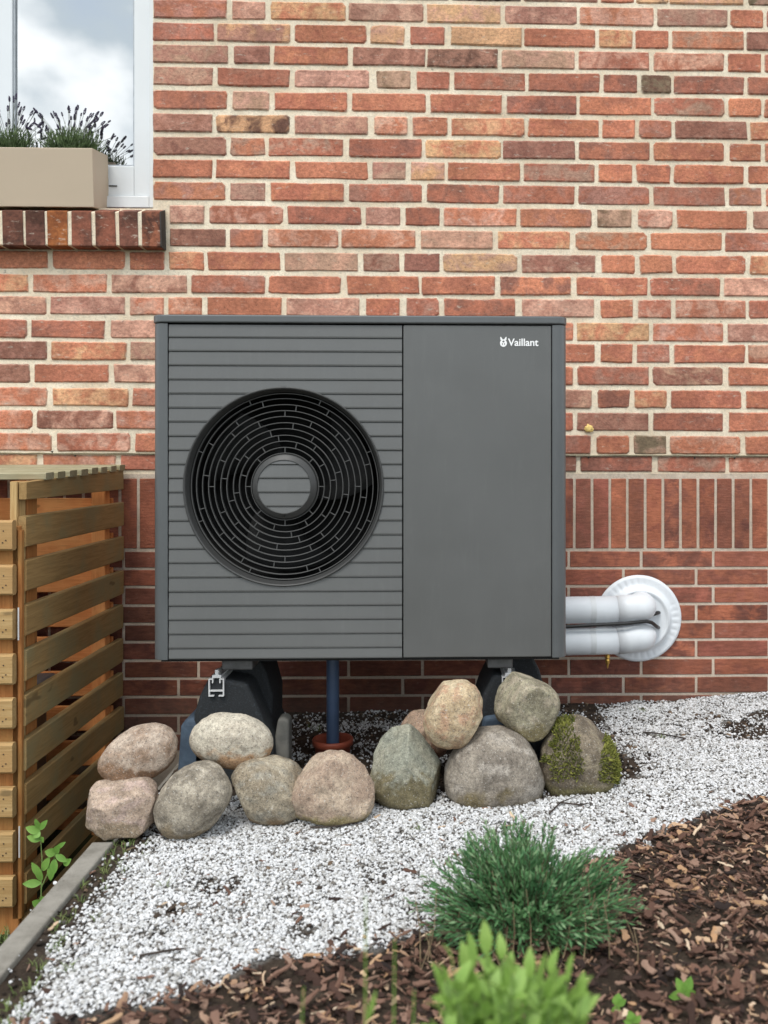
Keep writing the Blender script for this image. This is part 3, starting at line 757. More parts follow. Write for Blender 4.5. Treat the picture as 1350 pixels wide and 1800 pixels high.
# rosette
rc = at(1122.5, 1087, -.004); RR = 76.5 / 507
n, rings_ = 180, 26; vs = []; fs = []
for i in range(rings_ + 1):
    t = i / rings_; rr = RR * t
    for k_ in range(n):
        th = 2 * math.pi * k_ / n; y = -.012
        if t > .97: y = -.012 + .010 * (t - .97) / .03
        ax = .70
        y -= .014 * math.exp(-((t - .69) / .05) ** 2) + (.016 if t < .69 else 0)
        if .72 < t < .97:
            dd = math.degrees(th) % 360; act = max(0, math.cos(math.radians(dd - 110)) - .75) * 4 + max(0, math.cos(math.radians(dd + 5)) - .8) * 5 + max(0, math.cos(math.radians(dd - 275)) - .86) * 7
            y += .0030 * min(1, act) * max(0, math.sin(math.radians(dd * 36))) ** 2 * math.sin((t - .72) / .25 * math.pi)
        vs.append((rr * math.cos(th), y, rr * math.sin(th)))
for i in range(rings_):
    for k_ in range(n): a, b = i * n + k_, i * n + (k_ + 1) % n; fs.append((a, a + n, b + n, b))
mb = MB(); mb.add(vs, fs)
o = mb.obj('wall_rosette', M_pipe, smooth=True, loc=(rc.x, 0.0, rc.z)); tag(o, 'round white plastic rosette on the clinker wall behind the white pipes', 'rosette')
# cables
M_cab = plain('black_cable', (.012, .012, .012), .45)
mb = MB(); p0_ = at(960, 1103.5, -.145); pts = [p0_ + Vector((-.09, -.17, 0)), p0_ + Vector((-.08, -.06, 0)), p0_ + Vector((-.04, -.01, 0)), p0_, at(1040, 1099, -.148), at(1100, 1096, -.15), at(1136, 1092, -.14), at(1146, 1094.5, -.115), at(1154, 1101, -.08), at(1158, 1103.5, -.02)]
mb.tube(pts, .0062, 10); o = mb.obj('black_cable', M_cab, smooth=True); tag(o, 'black cable lying in the gap between the two white pipes', 'cable', 'black cables entering the rosette')
mb = MB(); mb.tube([at(1146, 1080, -.07), at(1153, 1078, -.055), at(1157, 1077, -.04), at(1159, 1077, -.012)], .0068, 10); o = mb.obj('black_cable', M_cab, smooth=True)
tag(o, 'short black cable end entering the rosette above the longer cable', 'cable', 'black cables entering the rosette')

# ------------------------------------------------------------------ boulders
def rock_mat():
    g = NT('boulder'); P = pos(g); a = g.attr('c1')
    n1 = g.noise(P, 75, 6, .9); n2 = g.noise(P, 420, 2, .6)
    c = g.mix(1.0, a.outputs['Color'], g.mix(g.map(n1, .34, .68), (.62, .61, .60), (1.32, 1.31, 1.29)), 'MULTIPLY')
    c = g.mix(g.map(g.noise(P, 210, 4, .7), .54, .64, 0, .55), c, (.045, .04, .035)); c = g.mix(g.map(n2, .60, .70, 0, .5), c, (.03, .028, .026)); c = g.mix(g.map(g.noise(P, 260, 3), .60, .70, 0, .6), c, (.55, .53, .49))
    h = g.math('ADD', g.noise(P, 60, 5, .65), g.math('MULTIPLY', g.noise(P, 300, 3, .7), .3))
    return g.fin(c, .85, g.bump(h, .75, .006), 0, .3)
M_rock = rock_mat()
def rock(box, Y, label, base, second, low=None, low_at=-.2, rot=0, e_=1.0, cuts=(), amp=.05, seed=1, dep=.85, taper=0, lowamp=.4, third=None, sub=5, fr=1.6, name='boulder', shear=0., asp=1.):
    u0, v0_, u1, v1 = box; c = at((u0 + u1) / 2, (v0_ + v1) / 2, Y); a = at(u0, v0_, Y); b = at(u1, v1, Y)
    Wd, Hh = (b.x - a.x), (a.z - b.z)
    bm = bmesh.new(); bmesh.ops.create_icosphere(bm, subdivisions=sub, radius=1)
    ca, sa = math.cos(R(rot)), math.sin(R(rot)); sv_ = Vector((seed * 3.7, seed * 1.9, seed * .7)); dirs = []
    for v in bm.verts:
        n_ = v.co.copy(); dirs.append(n_.copy())
        m_ = (abs(n_.x) ** (2 / e_) + abs(n_.y) ** (2 / e_) + abs(n_.z) ** (2 / e_)) ** (-e_ / 2)
        p_ = n_ * m_
        p_ *= 1 + amp * 2.2 * noise.noise(n_ * fr + sv_) + amp * .5 * noise.noise(n_ * fr * 3.1 + sv_)
        p_.x *= 1 + taper * p_.z
        p_.x *= asp
        p_.x += shear * p_.z
        for (mx_, my_, mz_, d_) in cuts:
            mm = Vector((mx_, my_, mz_)).normalized(); q = p_.dot(mm) - d_
            if q > 0: p_ -= mm * q * .93
        v.co = Vector((p_.x * ca - p_.z * sa, p_.y, p_.x * sa + p_.z * ca))
    xs = [v.co.x for v in bm.verts]; zs = [v.co.z for v in bm.verts]
    sx, sz = Wd / (max(xs) - min(xs)), Hh / (max(zs) - min(zs)); mx_, mz_ = (max(xs) + min(xs)) / 2, (max(zs) + min(zs)) / 2
    sy = min(sx, sz) * dep * 1.05; cols = []
    for v, n_ in zip(bm.verts, dirs):
        nn = noise.fractal(n_ * 1.7 + sv_, .8, 2.1, 5); f = min(1, max(0, .5 + nn * 1.3))
        col = mixc(base, second, f)
        if third:
            f3 = min(1, max(0, (noise.fractal(n_ * 2.6 + sv_ * 2, .8, 2.1, 4)) * 3 - .3)); col = mixc(col, third, f3)
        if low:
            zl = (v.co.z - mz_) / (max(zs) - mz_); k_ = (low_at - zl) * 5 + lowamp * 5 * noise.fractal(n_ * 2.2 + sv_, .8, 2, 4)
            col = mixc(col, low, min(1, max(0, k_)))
        cols.append(col)
        v.co = Vector(((v.co.x - mx_) * sx, v.co.y * sy, (v.co.z - mz_) * sz))
    # fine surface lumps
    bm.normal_update()
    for v in bm.verts: v.co += v.normal * .0022 * noise.fractal(v.co * 28 + sv_, .8, 2.2, 4)
    me = bpy.data.meshes.new('boulder'); bm.to_mesh(me); bm.free(); me.shade_smooth(); setcol(me, 'c1', cols)
    o = link(name, me, M_rock, loc=c); tag(o, label, 'boulder', 'boulders piled in front of the heat pump'); return o
Lc = lambda *c: tuple(p * q for p, q in zip(desat(sc(lin(c), .93), .24), (1.04, 1.0, .93)))
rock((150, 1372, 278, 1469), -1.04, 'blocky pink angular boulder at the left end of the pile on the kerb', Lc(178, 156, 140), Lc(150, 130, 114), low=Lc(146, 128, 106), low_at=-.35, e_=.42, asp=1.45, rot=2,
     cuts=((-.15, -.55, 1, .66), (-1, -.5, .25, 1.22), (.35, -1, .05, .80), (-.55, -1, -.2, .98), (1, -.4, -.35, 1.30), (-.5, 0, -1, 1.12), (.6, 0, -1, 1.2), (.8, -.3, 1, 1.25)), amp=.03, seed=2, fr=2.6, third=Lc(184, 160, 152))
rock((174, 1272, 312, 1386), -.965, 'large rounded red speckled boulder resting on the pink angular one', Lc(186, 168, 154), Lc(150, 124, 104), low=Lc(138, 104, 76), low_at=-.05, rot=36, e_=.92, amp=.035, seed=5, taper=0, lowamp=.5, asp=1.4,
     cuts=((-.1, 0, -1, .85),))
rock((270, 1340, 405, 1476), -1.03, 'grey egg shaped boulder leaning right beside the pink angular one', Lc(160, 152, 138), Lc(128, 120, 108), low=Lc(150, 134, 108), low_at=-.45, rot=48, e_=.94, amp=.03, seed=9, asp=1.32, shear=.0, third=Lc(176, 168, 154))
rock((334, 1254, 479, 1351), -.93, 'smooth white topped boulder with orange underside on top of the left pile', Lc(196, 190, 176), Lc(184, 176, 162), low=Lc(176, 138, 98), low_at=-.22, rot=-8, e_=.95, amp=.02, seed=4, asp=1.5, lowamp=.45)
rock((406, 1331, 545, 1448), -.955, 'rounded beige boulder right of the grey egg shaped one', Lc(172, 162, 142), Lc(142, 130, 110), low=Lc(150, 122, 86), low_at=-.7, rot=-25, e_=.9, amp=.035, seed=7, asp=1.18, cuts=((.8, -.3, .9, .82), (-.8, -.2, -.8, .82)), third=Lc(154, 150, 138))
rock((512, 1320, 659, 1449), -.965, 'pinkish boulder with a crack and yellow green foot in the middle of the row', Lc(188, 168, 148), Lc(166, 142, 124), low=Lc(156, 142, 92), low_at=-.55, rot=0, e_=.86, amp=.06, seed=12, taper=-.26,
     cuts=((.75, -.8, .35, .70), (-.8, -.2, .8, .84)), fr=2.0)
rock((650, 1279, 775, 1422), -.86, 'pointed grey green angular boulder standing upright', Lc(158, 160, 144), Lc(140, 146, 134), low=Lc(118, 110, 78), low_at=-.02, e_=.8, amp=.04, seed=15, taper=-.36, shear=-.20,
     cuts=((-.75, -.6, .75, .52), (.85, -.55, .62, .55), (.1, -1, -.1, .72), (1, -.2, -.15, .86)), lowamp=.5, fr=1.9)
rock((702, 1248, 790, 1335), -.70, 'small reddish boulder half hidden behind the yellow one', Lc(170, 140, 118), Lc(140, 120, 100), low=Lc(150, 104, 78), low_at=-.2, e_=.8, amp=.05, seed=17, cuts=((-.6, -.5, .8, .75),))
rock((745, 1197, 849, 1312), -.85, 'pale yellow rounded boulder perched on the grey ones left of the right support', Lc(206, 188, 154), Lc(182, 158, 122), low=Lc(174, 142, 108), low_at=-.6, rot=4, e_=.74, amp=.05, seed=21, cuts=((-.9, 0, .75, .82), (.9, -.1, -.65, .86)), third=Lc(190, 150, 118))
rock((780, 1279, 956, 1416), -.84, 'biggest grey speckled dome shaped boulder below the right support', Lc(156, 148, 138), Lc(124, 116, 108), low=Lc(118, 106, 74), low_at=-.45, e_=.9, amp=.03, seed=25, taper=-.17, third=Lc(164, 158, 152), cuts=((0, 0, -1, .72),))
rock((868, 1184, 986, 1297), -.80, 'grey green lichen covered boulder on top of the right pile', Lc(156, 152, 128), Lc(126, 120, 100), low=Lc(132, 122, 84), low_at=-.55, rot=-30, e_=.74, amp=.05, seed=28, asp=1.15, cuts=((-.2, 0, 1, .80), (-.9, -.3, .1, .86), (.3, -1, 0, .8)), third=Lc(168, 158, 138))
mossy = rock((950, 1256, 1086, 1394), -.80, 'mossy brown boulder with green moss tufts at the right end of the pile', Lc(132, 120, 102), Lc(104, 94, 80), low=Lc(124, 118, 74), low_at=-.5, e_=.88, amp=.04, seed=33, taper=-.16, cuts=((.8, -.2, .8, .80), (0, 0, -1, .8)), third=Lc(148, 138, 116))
# moss tufts on it
M_moss = plain('moss', (.13, .16, .025), .95, .4, 90, .9, 400, two=(.27, .27, .055))
mv = MB(); mme = mossy.data; bb = mossy.location
rnd = random.Random(5)
cand = [v for v in mme.vertices if v.normal.y < .25]
for v in cand:
    p_ = bb + v.co; d = p_ - cam.location
    lx = d.x * math.cos(YAW) - d.y * math.sin(YAW); fw = d.x * math.sin(YAW) + d.y * math.cos(YAW)
    u = U0 + FPX * lx / fw; vv = V0 - FPX * d.z / fw
    nn = noise.fractal(p_ * 16, .8, 2, 4) * 26
    m1 = abs((u - (985 + (vv - 1280) * .15))) < 22 + nn and 1262 < vv < 1372
    m2 = u > 1060 - (vv - 1300) * .12 + nn * .5 and 1285 < vv < 1375
    if not (m1 or m2) or rnd.random() > .9: continue
    for _ in range(5):
        nrm = (v.normal + Vector((rnd.uniform(-.7, .7), rnd.uniform(-.7, .7), rnd.uniform(-.3, .9)))).normalized()
        sd_ = nrm.orthogonal().normalized() * rnd.uniform(.0012, .0024); ln = rnd.uniform(.005, .014)
        b0 = v.co + Vector((rnd.uniform(-.002, .002),) * 3)
        sd2 = Matrix.Rotation(rnd.uniform(0, 6.28), 3, nrm) @ sd_
        mv.add([b0 - sd2, b0 + sd2, b0 + nrm * ln + sd2 * .6, b0 + nrm * ln - sd2 * .6], [(0, 1, 2, 3)])
o = mv.obj('moss', M_moss, mossy); o['kind'] = 'stuff'; o['label'] = 'green moss tufts'

# ------------------------------------------------------------------ ground
def soil_mat(fines=False):
    g = NT('soil'); P = pos(g)
    c = g.mix(g.map(g.noise(P, 14, 5, .7), .35, .65), (.030, .021, .015), (.060, .044, .032))
    c = g.mix(g.map(g.noise(P, 220, 3, .7), .6, .7, 0, .7), c, (.13, .10, .075))
    if fines:
        fa = g.math('MULTIPLY', g.attr('fines').outputs['Fac'], g.map(g.noise(P, 320, 3, .7), .38, .55, .25, 1.))
        c = g.mix(fa, c, (.30, .295, .285))
    h = g.math('ADD', g.noise(P, 60, 5, .7), g.math('MULTIPLY', g.noise(P, 250, 3, .7), .4))
    return g.fin(c, .95, g.bump(h, .9, .01), 0, .2)
M_soil = soil_mat()
M_bed = soil_mat(True)
KX0, KX1 = gnd(171, 1475, .0).x, gnd(211, 1475, .0).x - .005
x_lo, x_hi, y_lo, y_hi, st = KX1 - .004, 3.2, -4.6, .01, .03
nx, ny = int((x_hi - x_lo) / st), int((y_hi - y_lo) / st)
vs = []; fs = []
for j in range(ny + 1):
    for i in range(nx + 1):
        x, y = x_lo + i * st, y_lo + (y_hi - y_lo) * j / ny
        z = hgt(x, y) + .003 * noise.noise(Vector((x * 40, y * 40, 0)))
        if j == 0 or i == nx: z = -.4
        vs.append((x, y, z))
for j in range(ny):
    for i in range(nx): a = j * (nx + 1) + i; fs.append((a, a + 1, a + nx + 2, a + nx + 1))
mb = MB(); mb.add(vs, fs); bed = mb.obj('soil_bed', M_bed, smooth=True); bed['kind'] = 'structure'
g = NT('lawn'); P = pos(g)
c = g.mix(g.map(g.noise(P, 6, 5, .7), .35, .65), (.022, .034, .012), (.045, .060, .020)); c = g.mix(g.map(g.noise(P, 120, 3), .5, .7), c, (.05, .04, .025))
M_lawn = g.fin(c, .95, g.bump(g.noise(P, 90, 4, .8), 1, .02), 0, .2)
mb = MB(); mb.add([(-70, -90, -.36), (70, -90, -.36), (70, .05, -.36), (-70, .05, -.36)], [(0, 1, 2, 3)]); o = mb.obj('lawn', M_lawn); o['kind'] = 'structure'
g = NT('kerb_concrete'); P = pos(g)
c = g.mix(g.map(g.noise(P, 12, 5, .7), .35, .7), lin((140, 136, 128)), lin((112, 108, 100)))
c = g.mix(g.map(g.noise(P, 30, 4, .7), .6, .75, 0, .7), c, (.07, .06, .045))
M_kerb = g.fin(c, .9, g.bump(g.noise(P, 200, 4, .7), .5, .003), 0, .3)
kerb = empty('concrete_kerb', ((KX0 + KX1) / 2, -1.5, 0)); tag(kerb, 'grey concrete edging kerb between the white gravel and the sunken strip', 'kerb')
y = -.085
while y > -3.2:
    y2 = y - 1.0; b_ = MB(); b_.box((KX0, y2 + .002, -.37), (KX1, y - .002, -.045 if y > -1 else .007))
    o = b_.obj('kerb_stone', M_kerb, kerb, bevel=.004); o.matrix_parent_inverse = Matrix.Translation(-kerb.location); y = y2

# scattering with geometry nodes (points made here, instances drawn there)
def scatter(name, pts, sources, mat, kind='stuff'):
    col = bpy.data.collections.new(name + '_pieces')
    for i, me in enumerate(sources):
        so = bpy.data.objects.new('piece_%02d' % i, me); col.objects.link(so)
        if not me.materials: me.materials.append(mat)
    me = bpy.data.meshes.new(name); me.from_pydata([p[0] for p in pts], [], [])
    a = me.attributes.new('rot', 'FLOAT_VECTOR', 'POINT'); a.data.foreach_set('vector', [q for p in pts for q in p[1]])
    a = me.attributes.new('scl', 'FLOAT_VECTOR', 'POINT'); a.data.foreach_set('vector', [q for p in pts for q in p[2]])
    a = me.attributes.new('idx', 'INT', 'POINT'); a.data.foreach_set('value', [random.randrange(len(sources)) for p in pts])
    o = bpy.data.objects.new(name, me); C.objects.link(o)
    ng = bpy.data.node_groups.new(name, 'GeometryNodeTree')
    ng.interface.new_socket('Geometry', in_out='INPUT', socket_type='NodeSocketGeometry'); ng.interface.new_socket('Geometry', in_out='OUTPUT', socket_type='NodeSocketGeometry')
    N = ng.nodes; gi, go = N.new('NodeGroupInput'), N.new('NodeGroupOutput'); ip = N.new('GeometryNodeInstanceOnPoints'); ci = N.new('GeometryNodeCollectionInfo')
    ci.inputs[0].default_value = col; ci.inputs['Separate Children'].default_value = True; ci.inputs['Reset Children'].default_value = True
    ip.inputs['Pick Instance'].default_value = True
    def na(nm, t): x = N.new('GeometryNodeInputNamedAttribute'); x.data_type = t; x.inputs[0].default_value = nm; return x.outputs[0]
    K = ng.links.new
    K(gi.outputs[0], ip.inputs['Points']); K(ci.outputs[0], ip.inputs['Instance']); K(na('idx', 'INT'), ip.inputs['Instance Index'])
    K(na('rot', 'FLOAT_VECTOR'), ip.inputs['Rotation']); K(na('scl', 'FLOAT_VECTOR'), ip.inputs['Scale']); K(ip.outputs[0], go.inputs[0])
    md = o.modifiers.new('scatter', 'NODES'); md.node_group = ng
    me.materials.append(mat)
    o['kind'] = kind; return o
def ramp_inst(name, stops, rough=.8, bump=.5, bs=400, grain=None):
    g = NT(name); oi = g.n('ShaderNodeObjectInfo'); rp_ = g.n('ShaderNodeValToRGB'); rp_.color_ramp.interpolation = 'LINEAR'
    el = rp_.color_ramp.elements
    while len(el) < len(stops): el.new(.5)
    for q, (p_, c_) in zip(el, stops): q.position = p_; q.color = (*c_, 1)
    g.l(oi.outputs['Random'], rp_.inputs[0]); P = pos(g)
    n1 = g.noise(P if grain is None else g.mapping(ocoord(g), grain), bs * .5, 3, .7)
    c_ = g.mix(1.0, rp_.outputs[0], g.mix(g.map(n1, .3, .7), (.72, .70, .68), (1.2, 1.2, 1.2)), 'MULTIPLY')
    return g.fin(c_, rough, g.bump(n1, bump, .001), 0, .35)
# border between gravel and bark
bpx = [(1560, 1330), (1420, 1372), (1350, 1395), (1250, 1432), (1180, 1462), (1090, 1497), (1000, 1535), (900, 1580), (800, 1612), (740, 1632), (690, 1662), (620, 1682), (520, 1692), (430, 1712), (350, 1745), (220, 1775), (100, 1800), (-60, 1850), (-300, 1950)]
bp = sorted([(gnd(u, v).x, gnd(u, v).y) for u, v in bpx])
def yb(x):
    if x <= bp[0][0]: return bp[0][1]
    for (a, b), (c_, d) in zip(bp[:-1], bp[1:]):
        if x <= c_: return b + (d - b) * (x - a) / max(1e-6, c_ - a)
    return bp[-1][1]
def nz(x, y, f, s=0.): return noise.noise(Vector((x * f, y * f, s)))
rocks_xy = [(o.location.x, o.location.y) for o in S.objects if o.name.startswith('boulder')]
patches = [(gnd(u, v).x, gnd(u, v).y, r_) for u, v, r_ in ((1240, 1262, .06), (1300, 1288, .10), (1350, 1262, .08), (1125, 1335, .05), (1095, 1352, .04), (1065, 1232, .13), (1010, 1240, .10), (1150, 1228, .08), (530, 1640, .03), (380, 1560, .04), (300, 1600, .035), (660, 1548, .03))]
def patch(x, y):
    b = 0
    for px_, py_, r_ in patches:
        q = math.hypot(x - px_, (y - py_)) / r_
        b = max(b, 1 - q + .5 * nz(x, y, 22, 77))
    return b
def gravel_density(x, y):
    e_ = y - yb(x) + .05 * nz(x, y, 9, 3) + .03 * nz(x, y, 25, 5)
    d = min(1, max(0, e_ / .03 + .5)) if e_ < .02 else 1.
    if d <= 0: return 0
    k = x - KX1                                    # soil strip along the kerb
    s = .035 + .05 * nz(x, y, 7, 9) + max(0, -1.25 - y) * .05
    if k < s: d *= .06
    if k < 0 and y > -1.35: d *= .3
    if k < 0: d *= .5 if y < -1.07 else 0
    elif k < s + .05: d *= .45
    if y > -.78 and x < .56: d *= .08 + .22 * (nz(x, y, 8, 2) > .1)
    if y > -.88 and y < -.6 and x < .45: d *= .3
    if x >= .45 and y > -.25 - .2 * (x < .8): d *= .50 + .5 * (nz(x, y, 10, 7) > 0)
    if patch(x, y) > 0: d *= .35 if x < .9 else .13
    holes = nz(x, y, 11, 21) + .4 * nz(x, y, 34, 3)
    if holes > .40: d *= .5
    return d
M_gravel = ramp_inst('white_gravel', [(0, (.05, .045, .04)), (.10, (.16, .145, .13)), (.17, (.38, .375, .36)), (.5, (.56, .57, .585)), (1, (.68, .69, .705))], .75, .5, 700)
def pebble(seed, amp=.35):
    bm = bmesh.new(); bmesh.ops.create_icosphere(bm, subdivisions=2, radius=1); r2 = random.Random(seed)
    sq = (r2.uniform(.8, 1.25), r2.uniform(.7, 1), r2.uniform(.55, .85)); cuts = [(Vector((r2.gauss(0, 1), r2.gauss(0, 1), r2.gauss(0, 1))).normalized(), r2.uniform(.55, .85)) for _ in range(6)]
    for v in bm.verts:
        for m_, d_ in cuts:
            q = v.co.dot(m_) - d_
            if q > 0: v.co -= m_ * q
        v.co = Vector((v.co.x * sq[0], v.co.y * sq[1], v.co.z * sq[2]))
    me = bpy.data.meshes.new('pebble'); bm.to_mesh(me); bm.free(); return me
pts = []; rg = random.Random(11)
x_a, x_b, y_a, y_b = KX1 - .05, 2.0, -2.0, -.004
step = .0041
yy = y_a
while yy < y_b:
    xx = x_a
    far = 1.0
    while xx < x_b:
        x, y = xx + rg.uniform(-.0034, .0034), yy + rg.uniform(-.0034, .0034)
        if rg.random() < gravel_density(x, y):
            s_ = rg.choice((.0020, .0025, .0030, .0036, .0046)) * rg.uniform(.85, 1.15)
            on_kerb = x < KX1
            z = (0 if on_kerb else hgt(x, y)) + s_ * .4 + rg.uniform(0, .003)
            pts.append(((x, y, z), (rg.uniform(-.6, .6), rg.uniform(-.6, .6), rg.uniform(0, 6.28)), (s_, s_, s_)))
        xx += step
    yy += step
print('gravel', len(pts))
fa_ = bed.data.attributes.new('fines', 'FLOAT', 'POINT'); fa_.data.foreach_set('value', [max(0., min(1., (gravel_density(v.co.x, v.co.y) - .4) * 1.6)) for v in bed.data.vertices])
o = scatter('white_gravel', pts, [pebble(i) for i in range(10)], M_gravel); tag(o, 'white and pale grey gravel chippings spread round the boulders', 'gravel')

# bark mulch
M_bark = ramp_inst('bark_chips', [(0, (.014, .009, .008)), (.26, (.060, .030, .021)), (.48, (.145, .074, .050)), (.66, (.225, .130, .094)), (.82, (.32, .21, .155)), (.93, (.44, .26, .14)), (1, (.66, .52, .38))], .8, .8, 300, (.5, 3, 3))
def chip(seed):
    r2 = random.Random(seed * 13 + 1); ln, wd, th = r2.uniform(.6, 1.35), r2.uniform(.40, .95), r2.uniform(.08, .22)
    if r2.random() < .25: wd *= .35
    n = 5; vs = []; fs = []; bend = r2.uniform(-.35, .35); tw = r2.uniform(-.5, .5)
    for i in range(n + 1):
        t = i / n - .5; w_ = wd * (1 - (abs(t) * 1.6) ** 3.2 * .75) * r2.uniform(.62, 1.25); zc = bend * t * t * 4 * .3; yo = r2.uniform(-.14, .14)
        for sy_, sz_ in ((-1, -1), (1, -1), (1.0, .8), (0, 1.5), (-1.0, .8)):
            y = sy_ * w_ / 2 + yo; z = sz_ * th / 2 + zc; a = tw * t
            vs.append((t * ln * 2, y * math.cos(a) - z * math.sin(a), y * math.sin(a) + z * math.cos(a)))
    for i in range(n):
        for k in range(5): l_ = (k + 1) % 5; fs.append((i * 5 + k, i * 5 + l_, i * 5 + 5 + l_, i * 5 + 5 + k))
    fs.append((4, 3, 2, 1, 0)); fs.append(tuple(n * 5 + k for k in range(5)))
    m_ = MB(); m_.add(vs, fs); return m_.mesh('chip')
pts = []
for _ in range(46000):
    x, y = rg.uniform(KX1, 2.1), rg.uniform(-2.5, -.6)
    e_ = yb(x) - y + .04 * nz(x, y, 8, 13)
    if e_ < -.012 and rg.random() > (.022 + .10 * math.exp(e_ / .05) if y < -.9 else 0): continue
    if e_ > -.012 and e_ < .03 and rg.random() < .4: continue
    s_ = rg.choice((.004, .006, .007, .009, .012, .016)) * rg.uniform(.8, 1.2)
    if e_ < -.012: s_ *= .8
    lay = rg.random() ** 1.5 * .020 if e_ > .02 else .003
    pts.append(((x, y, hgt(x, y) + .003 + lay), (rg.gauss(0, .38), rg.gauss(0, .34), rg.uniform(0, 6.28)), (s_, s_, s_)))
print('bark', len(pts))
o = scatter('bark_mulch', pts, [chip(i) for i in range(22)], M_bark); tag(o, 'reddish brown bark chip mulch covering the bed in the foreground', 'bark mulch')
# dark debris in the soil below and beside the unit
pts = []
for _ in range(9000):
    x, y = rg.uniform(KX1, 1.7), rg.uniform(-1.9, -.01)
    strip = (x - KX1 < .05 + .05 * nz(x, y, 7, 9) + max(0, -1.25 - y) * .12)
    if not (strip or (y > -.74 and x < .6) or patch(x, y) > 0 or rg.random() < .05): continue
    s_ = rg.choice((.004, .006, .009)); pts.append(((x, y, hgt(x, y) + .003), (rg.gauss(0, .4), rg.gauss(0, .4), rg.uniform(0, 6.28)), (s_, s_, s_)))
M_deb = ramp_inst('soil_crumbs', [(0, (.012, .009, .007)), (.7, (.05, .035, .025)), (1, (.16, .11, .07))], .9, .8, 300)
o = scatter('soil_debris', pts, [chip(i + 40) for i in range(6)] + [pebble(i + 50) for i in range(4)], M_deb); tag(o, 'dark soil crumbs and leaf litter below the unit and along the kerb', 'litter')

# twigs lying on the gravel
M_twig = plain('dry_twig', (.035, .024, .018), .8, .3, 60)
tw = [([(1130, 1292), (1165, 1296), (1205, 1304), (1190, 1310)], 'thin dark twig on the gravel near the wall right of the mossy boulder'),
      ([(965, 1438), (985, 1418), (1020, 1422), (1040, 1418)], 'forked twig on the gravel below the mossy boulder'),
      ([(245, 1690), (300, 1680), (330, 1676)], 'dark twig on the gravel in the lower left of the bed'),
      ([(545, 1462), (590, 1460), (632, 1452)], 'thin twig on the gravel below the pinkish boulder')]
for pp, lab in tw:
    P_ = [gnd(u, v) + Vector((0, 0, .010)) for u, v in pp]; m_ = MB(); m_.tube(P_, [.0022] * (len(P_) - 1) + [.001], 5)
    if 'forked' in lab: m_.tube([P_[1], P_[1] + Vector((.05, .02, .012))], [.0016, .0008], 5)
    o = m_.obj('twig', M_twig); tag(o, lab, 'twig', 'twigs lying on the white gravel')

# ------------------------------------------------------------------ wooden slatted enclosure
def wood(name, a, b, c_, weather=0.):
    g = NT(name); O = ocoord(g); oi = g.n('ShaderNodeObjectInfo')
    va = g.n('ShaderNodeVectorMath', operation='ADD'); cmb = g.n('ShaderNodeCombineXYZ'); g.l(g.math('MULTIPLY', oi.outputs['Random'], 37.), cmb.inputs[0]); g.l(g.math('MULTIPLY', oi.outputs['Random'], 11.), cmb.inputs[1])
    g.l(O, va.inputs[0]); g.l(cmb.outputs[0], va.inputs[1]); V = va.outputs[0]
    gr_ = g.mapping(V, (1.2, 22, 22)); n1 = g.noise(gr_, 5, 5, .65, .8); n2 = g.noise(g.mapping(V, (3, 90, 90)), 4, 3, .6)
    n3 = g.noise(V, 6, 4, .6)
    col = g.mix(g.map(n1, .3, .7), a, b); col = g.mix(g.map(n3, .42, .68), col, c_)
    col = g.mix(g.map(n2, .55, .75, 0, .5), col, sc(a, .5))
    k_ = g.noise(g.mapping(V, (5, 12, 12)), 1.6, 2, .5)
    col = g.mix(g.map(k_, .70, .76, 0, .7), col, sc(a, .3))
    return g.fin(col, .75, g.bump(g.math('ADD', n1, n2), .35, .002), 0, .3)
M_w_side = wood('weathered_larch', lin((164, 132, 86)), lin((138, 110, 68)), lin((138, 124, 88)))
M_w_in = wood('fresh_larch', lin((222, 148, 88)), lin((202, 124, 70)), lin((226, 158, 98)))
M_w_front = wood('pale_pine', lin((182, 152, 106)), lin((158, 126, 80)), lin((170, 134, 88)))
M_w_post = wood('post_pine', lin((196, 166, 116)), lin((166, 130, 82)), lin((176, 144, 96)))
M_w_lid = wood('grey_weathered_board', lin((168, 160, 132)), lin((132, 126, 100)), lin((140, 132, 100)))
M_w_brown = wood('brown_batten', lin((176, 118, 66)), lin((150, 96, 50)), lin((166, 122, 70)))
bin_ = empty('wooden_enclosure', (-1.5, -.42, -.36)); tag(bin_, 'slatted wooden bin enclosure with grey board lid left of the heat pump', 'enclosure')
binv = Matrix.Translation(-bin_.location)
meshes = {}
def board(name, cx, cy, cz, ln, ty, tz, mat, rot=(0, 0, 0), bevel=.0025, jitter=.0):
    key = (round(ln, 3), round(ty, 3), round(tz, 3), mat.name)
    if key not in meshes:
        m_ = MB(); a, b, c_ = ln / 2, ty / 2, tz / 2; e_ = bevel
        # chamfered bar along x: octagonal section
        sec = [(-b + e_, -c_), (b - e_, -c_), (b, -c_ + e_), (b, c_ - e_), (b - e_, c_), (-b + e_, c_), (-b, c_ - e_), (-b, -c_ + e_)]
        vs = [(-a, y, z) for y, z in sec] + [(a, y, z) for y, z in sec]
        m_.add(vs, [tuple(range(7, -1, -1)), tuple(range(8, 16))] + [(i, (i + 1) % 8, (i + 1) % 8 + 8, i + 8) for i in range(8)])
        me = m_.mesh(name); me.materials.append(mat); meshes[key] = me
    o = link(name, meshes[key], None, bin_, (cx, cy, cz), tuple(r_ + random.uniform(-jitter, jitter) for r_ in rot)); o.matrix_parent_inverse = binv; return o
BX = -1.052; BYF, BYB = -.775, -.022
FZ = R(90)
# side slats (run along y)
for k_ in range(10):
    zt = .7265 - .1158 * k_
    board('side_slat', BX - .010, (BYF + BYB) / 2 + random.uniform(-.004, .004), zt - .04, BYB - BYF, .020, .080, M_w_side, (0, 0, FZ), jitter=.003)
